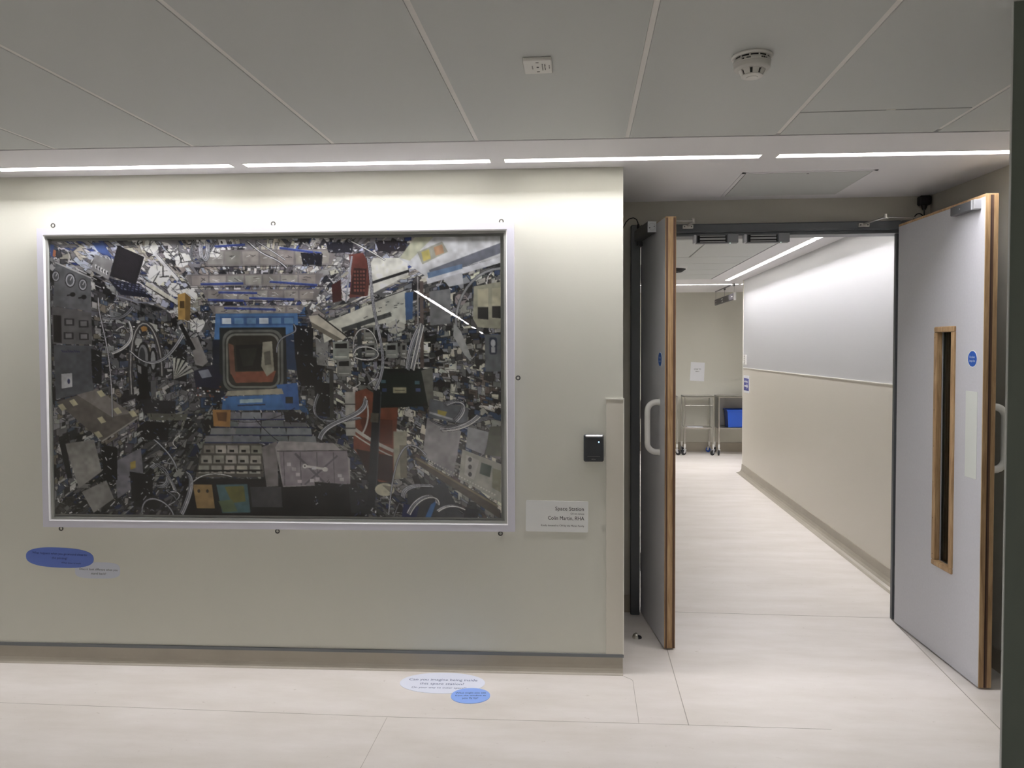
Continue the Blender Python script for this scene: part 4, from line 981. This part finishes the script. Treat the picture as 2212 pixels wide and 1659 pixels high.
# closer arms on the header
def arm(label, foot, elbow, end, mname='steel'):
    t = thing('door_closer_arm', label, 'door closer', (foot[0], foot[1], foot[2]))
    o_ = np.array(foot)
    l = lambda p: tuple(np.array(p) - o_)
    b_ = MB(); b_.box(-0.028, 0.028, -0.006, 0.012, -0.010, 0.010, 0.002); fo_ = b_.build('foot_bracket', mname, t)
    for dx in (-0.018, 0.018): MB().lathe([(0, -0.008), (0.0035, -0.008), (0.0035, -0.005)], (dx, 0, 0), 10, 'y').build('screw', 'black', fo_)
    def bar(a, b, w_, h_):
        a = np.array(a); b = np.array(b); d = (b - a) / np.linalg.norm(b - a); s_ = np.cross(d, [0, 0, 1]); s_ /= np.linalg.norm(s_); u_ = np.cross(s_, d)
        m = MB(); vs_ = []
        for p in (a, b):
            for i_, j_ in ((-1, -1), (1, -1), (1, 1), (-1, 1)): vs_.append(tuple(p + s_ * w_/2 * i_ + u_ * h_/2 * j_))
        m.add(vs_, [(0, 1, 2, 3), (7, 6, 5, 4), (0, 4, 5, 1), (1, 5, 6, 2), (2, 6, 7, 3), (3, 7, 4, 0)]); return m
    bar((0, -0.012, 0.004), l(elbow), 0.016, 0.006).build('forearm', mname, t)
    bar(l(elbow), l(end), 0.018, 0.006).build('main_arm', mname, t)
    e0 = l(elbow); MB().tube([(e0[0], e0[1], e0[2] - .008), (e0[0], e0[1], e0[2] + .012)], 0.011, 14).build('elbow_pin', mname, t)
pa = aty(1866, 486, 4.19); pb = aty(1914, 468, 4.0); pc = aty(1965, 474, 4.05)
arm('slim steel closer arm on the header beside the right door leaf', tuple(pa), tuple(pb), (1.74, 4.04, float(pb[2]) - 0.005))
pa = aty(1486, 490, 4.19); pb = aty(1497, 478, 4.08)
arm('steel closer arm on the header beside the left door leaf', tuple(pa), tuple(pb), (0.435, 3.98, float(pb[2]) - 0.01))

# ------------------------------------------------------------------ cables and plug
def bez(P, n=24):
    P = [np.array(p, float) for p in P]; out = []
    for i in range(n + 1):
        t = i / n; Q = list(P)
        while len(Q) > 1: Q = [Q[k] * (1 - t) + Q[k+1] * t for k in range(len(Q) - 1)]
        out.append(Q[0])
    return out
pg = thing('power_plug', 'black plug and adaptor in a socket high on the wall near the right door leaf', 'plug', (1.789, 4.25, 2.222))
MB().box(-0.029, 0.029, -0.045, 0.0, -0.024, 0.024, 0.006).build('body', 'black', pg)
MB().lathe([(0, -0.024), (0.016, -0.024), (0.012, -0.038), (0.008, -0.048), (0, -0.048)], (0, -0.024, 0), 16).build('strain_relief', 'black', pg)
tb = MB(); tb.tube([(0, -0.024, -0.045), (0, -0.024, -0.10)], 0.0035, 8)
tb.tube(bez([(0, -0.024, -0.096), (-0.01, -0.03, -0.062), (-0.052, -0.04, -0.052), (-0.062, -0.04, -0.11)], 14), 0.003, 8); tb.build('cable', 'black', pg)
cb_ = thing('door_cable', 'thin black cable looping from the wall corner to the left door frame', 'cable', (0.19, 4.2, 2.09))
pts = [aty(x, y, 4.15) for x, y in ((1338, 503), (1346, 492), (1352, 480), (1359, 473), (1368, 470.5), (1375, 474), (1378, 481), (1379, 488))]
m = MB(); m.tube([tuple(np.array(p) - np.array([0.19, 4.2, 2.09])) for p in pts], 0.0028, 8); m.build('cable', 'black', cb_)
q0 = np.array(aty(1379, 484, 4.15)) - np.array([0.19, 4.2, 2.09]); q1 = np.array(aty(1379.5, 497, 4.15)) - np.array([0.19, 4.2, 2.09])
m = MB(); m.tube([tuple(q0), tuple(q0 * .5 + q1 * .5), tuple(q1)], [0.005, 0.0085, 0.0085], 12); m.build('gland', 'black', cb_)

# ------------------------------------------------------------------ floor door stop
ds = thing('door_stop', 'small polished half-dome door stop on the floor beside the left leaf', 'door stop', (0.277, 3.865, 0), 0.35)
m = MB(); n = 20; prof = [(0.022 * math.cos(a), 0.026 * math.sin(a)) for a in np.linspace(0, math.pi/2, 8)]
vs_ = []; fs_ = []
for k in range(n + 1):
    a = math.pi/2 + math.pi * k / n
    for r_, h_ in prof: vs_.append((r_ * math.cos(a), r_ * math.sin(a), h_))
for k in range(n):
    for i in range(len(prof) - 1): fs_.append((k*8 + i, (k+1)*8 + i, (k+1)*8 + i + 1, k*8 + i + 1))
m.add(vs_, fs_, True)
m.add([(0, 0.022 * math.cos(a), 0.026 * math.sin(a)) for a in np.linspace(0, math.pi, 16)], [tuple(range(16))])
m.build('half_dome', 'steel', ds)
MB().lathe([(0, 0.008), (0.018, 0.008), (0.021, 0.004), (0.021, 0.0)], (0.006, 0, 0), 24).build('rubber_pad', 'rubber', ds)

# ------------------------------------------------------------------ things on the ceiling
sd = thing('smoke_detector', 'round white smoke detector on the near ceiling', 'smoke detector', (0.466, 2.178, CZ))
MB().lathe([(0, 0.0), (0.053, 0.0), (0.055, -0.004), (0.053, -0.009), (0.0, -0.009)], seg=48).build('mounting_base', 'white_plastic', sd)
MB().lathe([(0, -0.008), (0.046, -0.008), (0.046, -0.014), (0, -0.014)], seg=40).build('vent_gap', 'ink', sd)
for k in range(12):
    a = 2*math.pi*k/12 + 0.2; MB().tube([(0.047*math.cos(a), 0.047*math.sin(a), -0.008), (0.047*math.cos(a), 0.047*math.sin(a), -0.015)], 0.0022, 6).build('rib', 'white_plastic', sd)
MB().lathe([(0, -0.0135), (0.048, -0.0135), (0.050, -0.016), (0.050, -0.022), (0.0485, -0.023), (0.0485, -0.034), (0.046, -0.037), (0.034, -0.040), (0, -0.040)], seg=48).build('body', 'off_white', sd)
MB().lathe([(0, -0.038), (0.029, -0.038), (0.026, -0.054), (0, -0.054)], seg=32).build('chamber', 'ink', sd)
pt = MB()
for k in range(8):
    a = 2*math.pi*k/8 + 0.12; w_ = 0.28
    vs_ = []
    for (r_, z_) in ((0.036, -0.039), (0.0275, -0.055)):
        for aa in (a - w_, a + w_):
            vs_ += [(r_*math.cos(aa), r_*math.sin(aa), z_), ((r_ - .004)*math.cos(aa), (r_ - .004)*math.sin(aa), z_)]
    pt.add(vs_, [(0, 2, 6, 4), (1, 5, 7, 3), (0, 4, 5, 1), (2, 3, 7, 6), (0, 1, 3, 2), (4, 6, 7, 5)])
pt.build('vane', 'white_plastic', sd)
MB().lathe([(0, -0.053), (0.028, -0.053), (0.029, -0.056), (0.024, -0.0585), (0.016, -0.0585), (0.015, -0.060), (0, -0.0605)], seg=36).build('cap', 'white_plastic', sd)
for s_, ang in ((3, -1.95), (2, -2.25), (5, -1.1)):
    cxx, cyy = 0.0503 * math.cos(ang), 0.0503 * math.sin(ang)
    tx = MB(); marks_into(tx, s_, 0.005, (cxx, cyy, -0.0215), (-math.sin(ang), math.cos(ang), 0), (0, 0, 1), 0.004 * s_); tx.build('marking', 'ink', sd)

cp = thing('ceiling_plate', 'small white rectangular sensor plate on the ceiling above the painting', 'ceiling sensor', (-0.120, 2.177, CZ), 0.0)
MB().box(-0.040, 0.040, -0.052, 0.052, -0.010, 0.0, 0.0025).build('plate', 'white_plastic', cp)
MB().box(-0.004, 0.004, -0.036, -0.033, -0.0105, -0.0095).build('slot', 'ink', cp); MB().box(-0.004, 0.004, 0.033, 0.036, -0.0105, -0.0095).build('slot', 'ink', cp)
MB().lathe([(0, -0.0105), (0.0035, -0.0105), (0.0035, -0.0095)], (0, 0, 0), 12).build('sensor_hole', 'ink', cp)
for k, (x_, ln) in enumerate(((0.012, 0.05), (0.019, 0.046), (0.031, 0.03), (-0.016, 0.028))):
    tx = MB(); marks_into(tx, 6, 0.0035, (x_, 0, -0.0107), (0, 1, 0), (1, 0, 0), ln, k); tx.build('marking', 'ink_grey', cp)

ah = thing('ceiling_hatch', 'square flush access hatch in the ceiling in front of the doorway', 'access hatch', (1.028, 3.874, CZ))
hw_, hh_ = 0.297, 0.277
fr_ = MB()
fr_.box(-hw_, hw_, hh_ - .016, hh_, -0.003, 0.0); fr_.box(-hw_, hw_, -hh_, -hh_ + .016, -0.003, 0.0); fr_.box(-hw_, -hw_ + .016, -hh_, hh_, -0.003, 0.0); fr_.box(hw_ - .016, hw_, -hh_, hh_, -0.003, 0.0)
fr_.build('rim', 'ceiling_paint', ah)
MB().box(-hw_ + .0155, hw_ - .0155, -hh_ + .0155, hh_ - .0155, -0.0008, 0.0).build('shadow_gap', 'ceiling_gap', ah)
MB().box(-hw_ + .0185, hw_ - .0185, -hh_ + .0185, hh_ - .0185, -0.0035, -0.0005).build('panel', 'ceiling_tile', ah)
MB().lathe([(0, -0.0042), (0.006, -0.0042), (0.006, -0.003)], (0.0, -hh_ + .035, 0), 14).build('latch', 'grey_cover', ah)
# catch of the hinged tile next to it
MB().box(1.02, 1.05, 2.703, 2.709, CZ - 0.0012, CZ + 0.0).build('latch', 'bead_white', ct)

vt = thing('ceiling_vent', 'round black ceiling grille with a white rim in the corridor ceiling', 'ceiling vent', (0.86, 7.64, CZ))
MB().lathe([(0.0, -0.022), (0.168, -0.022), (0.172, -0.016), (0.176, 0.0), (0.0, 0.0)], seg=48).build('rim', 'white_plastic', vt)
MB().lathe([(0.0, -0.050), (0.120, -0.050), (0.158, -0.023), (0.158, -0.018), (0, -0.018)], seg=48).build('grille', 'dark_hole', vt)
rg = MB()
for r_ in (0.06, 0.09): rg.lathe([(r_, -0.052), (r_ + .004, -0.052), (r_ + .004, -0.049), (r_, -0.049)], seg=40)
rg.build('ring', 'rubber_grey', vt)

# ------------------------------------------------------------------ corridor fittings
def wall_item(name, label, cat, y, z): return thing(name, label, cat, (1.885, y, z), math.pi / 2)
# local x -> world +y ; local y -> world -x (towards the corridor)
gs = thing('directional_sign', 'blue sign with a white arrow in a white holder on the corridor wall', 'sign', (1.885, 8.985, 1.047), -math.pi / 2)
# local x -> world -y (rightwards in the picture), local y -> world +x, so the face is at negative local y
MB().box(-0.140, 0.140, -0.004, 0, -0.098, 0.098, 0.001).build('holder', 'paper', gs)
MB().box(-0.128, 0.128, -0.0052, -0.004, -0.072, 0.068).build('panel', 'sign_violet', gs)
tx = MB(); yy = -0.0058
marks_into(tx, 5, 0.022, (0, yy, 0.020), (1, 0, 0), (0, 0, 1), 0.20, 4)
a_ = [(-0.095, -0.030), (0.03, -0.030), (0.03, -0.055), (0.095, -0.020), (0.03, 0.012), (0.03, -0.012), (-0.095, -0.012)]
tx.add([(x, yy, z) for x, z in a_], [tuple(range(len(a_)))])
tx.build('lettering', 'paper', gs)
sw = thing('switch_box', 'small white four-button box on the corridor wall above the blue sign', 'switch', (1.889, 9.05, 1.325), -math.pi / 2)
MB().box(-0.045, 0.045, -0.020, 0, -0.058, 0.058, 0.004).build('body', 'white_plastic', sw)
m = MB()
for k in range(4): m.box(-0.012, 0.012, -0.0212, -0.019, -0.040 + k * 0.024, -0.030 + k * 0.024)
m.build('button', 'grey_cover', sw)
kn = thing('push_button', 'tiny round white push button on the corridor wall edge beside the white box', 'button', (1.889, 9.15, 1.285), -math.pi / 2)
MB().lathe([(0, -0.016), (0.012, -0.014), (0.016, -0.008), (0.014, 0.0), (0, 0.0)], seg=20, axis='y').build('cap', 'white_plastic', kn)

pp = thing('paper_notice', 'white paper sheet notice taped to the end wall above the trolleys', 'notice', (1.640, 11.07, 1.131), 0.0)
MB().plate([(x, 0, z) for x, z in [(-0.105, -0.125), (0.092, -0.138), (0.103, 0.126), (-0.090, 0.139)]], (0, -1, 0), 0.001).build('sheet', 'paper', pp)
tx = MB(); text_into(tx, 'GONE TO', 0.017, (0, -0.0016, 0.027), (1, 0, 0), (0, 0, 1), 'CENTER', 0.092); text_into(tx, 'PRAY', 0.017, (0, -0.0016, -0.006), (1, 0, 0), (0, 0, 1), 'CENTER', 0.052)
tx.build('lettering', 'ink', pp)

hs = thing('hanging_sign', 'dark grey hanging direction sign below the far corridor ceiling', 'sign', (1.86, 10.235, 2.093), math.pi / 2)
# local x -> world +y, local y -> world -x: visible face at positive local y
MB().box(-0.67, 0.67, -0.012, 0.012, -0.039, 0.039, 0.002).build('panel', 'sign_dark', hs)
MB().box(-0.676, -0.668, -0.014, 0.014, -0.048, 0.048).build('end_cap', 'nylon_white', hs)
tx = MB()
for n_, xx_, zz, w_ in ((2, 0.58, 0.004, .05), (4, 0.12, 0.006, .12), (4, 0.10, -0.028, .10), (2, 0.58, -0.030, .05), (2, -0.55, -0.005, .07)):
    marks_into(tx, n_, 0.020, (xx_, 0.0126, zz), (-1, 0, 0), (0, 0, 1), w_, n_)
tx.build('lettering', 'card', hs)
for xx_ in (-0.62, 0.0, 0.66): MB().tube([(xx_, 0, 0.036), (xx_, 0, CZ - 2.093)], 0.0022, 6).build('suspension_rod', 'steel_dull', hs)
MB().box(-0.64, 0.68, -0.006, 0.006, CZ - 2.093 - 0.012, CZ - 2.093).build('ceiling_rail', 'grey_cover', hs)
for xx_ in (-0.62, 0.0): MB().box(xx_ - .012, xx_ + .012, -0.011, 0.011, CZ - 2.093 - 0.035, CZ - 2.093 - 0.010, 0.002).build('clamp', 'grey_cover', hs)

# ------------------------------------------------------------------ trolleys
def caster(parent, x, y, ang, brake='rubber'):
    """swivel caster: stem, fork and wheel"""
    R_ = 0.036; ca, sa = math.cos(ang), math.sin(ang); off = 0.018
    c_ = MB(); c_.tube([(x, y, 0.105), (x, y, 0.152)], 0.0135, 12); c_.tube([(x, y, 0.075), (x, y, 0.107)], 0.008, 10)
    cs_ = c_.build('caster', 'nylon_white', parent)
    f_ = MB()
    for s_ in (-1, 1):
        ox, oy = -sa * 0.014 * s_, ca * 0.014 * s_
        p = [(x - ca*.018, y - sa*.018, 0.080), (x + ca*.018, y + sa*.018, 0.080), (x + ca*(off+.012), y + sa*(off+.012), R_ - .006), (x + ca*(off-.012), y + sa*(off-.012), R_ - .010)]
        f_.plate([(a + ox, b + oy, c) for a, b, c in p], (-sa * s_, ca * s_, 0), 0.003)
    f_.box(x - .016, x + .016, y - .016, y + .016, 0.076, 0.084, 0.003)
    f_.build('fork', 'alu', cs_)
    wprof = [(0.0, -0.010), (0.014, -0.011), (0.026, -0.010), (R_ - .002, -0.009), (R_, -0.004), (R_, 0.004), (R_ - .002, 0.009), (0.026, 0.010), (0.014, 0.011), (0.0, 0.010)]
    w_ = MB(); seg = 24; vs_ = []; fs_ = []; n_ = len(wprof)
    for k in range(seg):
        a = 2 * math.pi * k / seg
        for r_, h_ in wprof:
            lx, lz = r_ * math.cos(a), r_ * math.sin(a)
            vs_.append((x + ca * (off + lx) - sa * h_, y + sa * (off + lx) + ca * h_, R_ + lz))
    for k in range(seg):
        for i in range(n_ - 1): fs_.append((k*n_ + i, ((k+1) % seg)*n_ + i, ((k+1) % seg)*n_ + i + 1, k*n_ + i + 1))
    w_.add(vs_, fs_, True); w_.build('wheel', brake, cs_)
def trolley(x0, x1, label, angs, panel=False, rod=True, dark=None):
    y0, y1 = 10.65, 11.0
    t = thing('steel_trolley', label, 'trolley', (x0, y0, 0), 0.0, 'steel trolleys against the end wall')
    W_, D_ = x1 - x0, y1 - y0
    top = MB(); top.box(0, W_, 0, D_, 0.800, 0.806); top.box(0, W_, 0, 0.004, 0.788, 0.806); top.box(0, W_, D_ - .004, D_, 0.788, 0.812); top.box(0, 0.004, 0, D_, 0.788, 0.806); top.box(W_ - .004, W_, 0, D_, 0.788, 0.806)
    top.build('top_shelf', 'steel', t)
    sh = MB(); sh.box(0.012, W_ - .012, 0.012, D_ - .012, 0.368, 0.374); sh.box(0.012, W_ - .012, 0.008, 0.014, 0.362, 0.380); sh.box(0.012, W_ - .012, D_ - .014, D_ - .008, 0.362, 0.380)
    sh.build('lower_shelf', 'steel', t)
    k = 0
    for (lx, ly) in ((0.010, 0.010), (W_ - 0.010, 0.010), (0.010, D_ - 0.010), (W_ - 0.010, D_ - 0.010)):
        m = MB(); m.tube([(lx, ly, 0.12), (lx, ly, 0.800)], 0.0105, 12); m.build('leg', 'steel', t)
        caster(t, lx, ly, angs[k], 'bin_blue' if dark == k else 'rubber'); k += 1
    if rod:
        m = MB(); m.tube([(0.010, 0.010, 0.682), (W_ - .010, 0.010, 0.682)], 0.004, 8); m.build('rail', 'steel', t)
    if panel:
        m = MB(); m.box(0.008, 0.012, 0.012, D_ - .012, 0.36, 0.80); m.box(0.012, W_ - .012, D_ - .014, D_ - .010, 0.37, 0.80); m.build('side_panel', 'steel_dull', t)
    return t
trolley(0.90, 1.318, 'steel trolley at the left, mostly hidden behind the left door leaf', [0.6, -0.5, 0.4, 2.0], rod=False)
trolley(1.404, 1.806, 'open steel trolley in the middle with a paper on its lower shelf', [-2.7, -2.4, -1.2, 2.4], dark=3)
trolley(1.862, 2.42, 'steel trolley with side panels holding the blue plastic box', [-1.9, 0.3, 1.6, 2.0], panel=True, rod=False)
bn_ = thing('storage_box', 'blue plastic storage box on the lower shelf of the right trolley', 'box', (2.0, 10.68, 0.3815), 0.0)
m = MB(); A_, B_ = (-0.05, 0.40), (0.0, 0.28)
lo = [(0.005, 0.015), (0.375, 0.015), (0.375, 0.265), (0.005, 0.265)]; hi = [(-0.012, 0.0), (0.392, 0.0), (0.392, 0.28), (-0.012, 0.28)]
li = [(x * .985 + .004, y * .97 + .004) for x, y in lo]; hiin = [(-0.006, 0.006), (0.386, 0.006), (0.386, 0.274), (-0.006, 0.274)]
vs_ = [(x, y, 0.0) for x, y in lo] + [(x, y, 0.235) for x, y in hi] + [(x, y, 0.235) for x, y in hiin] + [(x, y, 0.006) for x, y in li]
fs_ = [(3, 2, 1, 0), (12, 13, 14, 15)]
for a in range(4):
    b = (a + 1) % 4; fs_ += [(a, b, 4 + b, 4 + a), (4 + a, 4 + b, 8 + b, 8 + a), (8 + a, 8 + b, 12 + b, 12 + a)]
m.add(vs_, fs_); m.build('body', 'bin_blue', bn_)
m = MB(); ring = [(-0.020, 0.400, -0.008, 0.0, ), ]
m.box(-0.020, 0.400, -0.010, -0.001, 0.222, 0.240, 0.002); m.box(-0.020, 0.400, 0.281, 0.290, 0.222, 0.240, 0.002); m.box(-0.021, -0.012, -0.008, 0.288, 0.222, 0.240, 0.002); m.box(0.392, 0.401, -0.008, 0.288, 0.222, 0.240, 0.002)
m.build('rim', 'bin_blue', bn_)
sp = thing('paper_sheet', 'white paper lying on the lower shelf of the middle trolley', 'paper', (1.56, 10.80, 0.3752), 0.0)
MB().prism([(-0.10, -0.10), (0.11, -0.10), (0.12, 0.07), (-0.09, 0.07)], 0, 0.002).build('sheet', 'paper', sp)
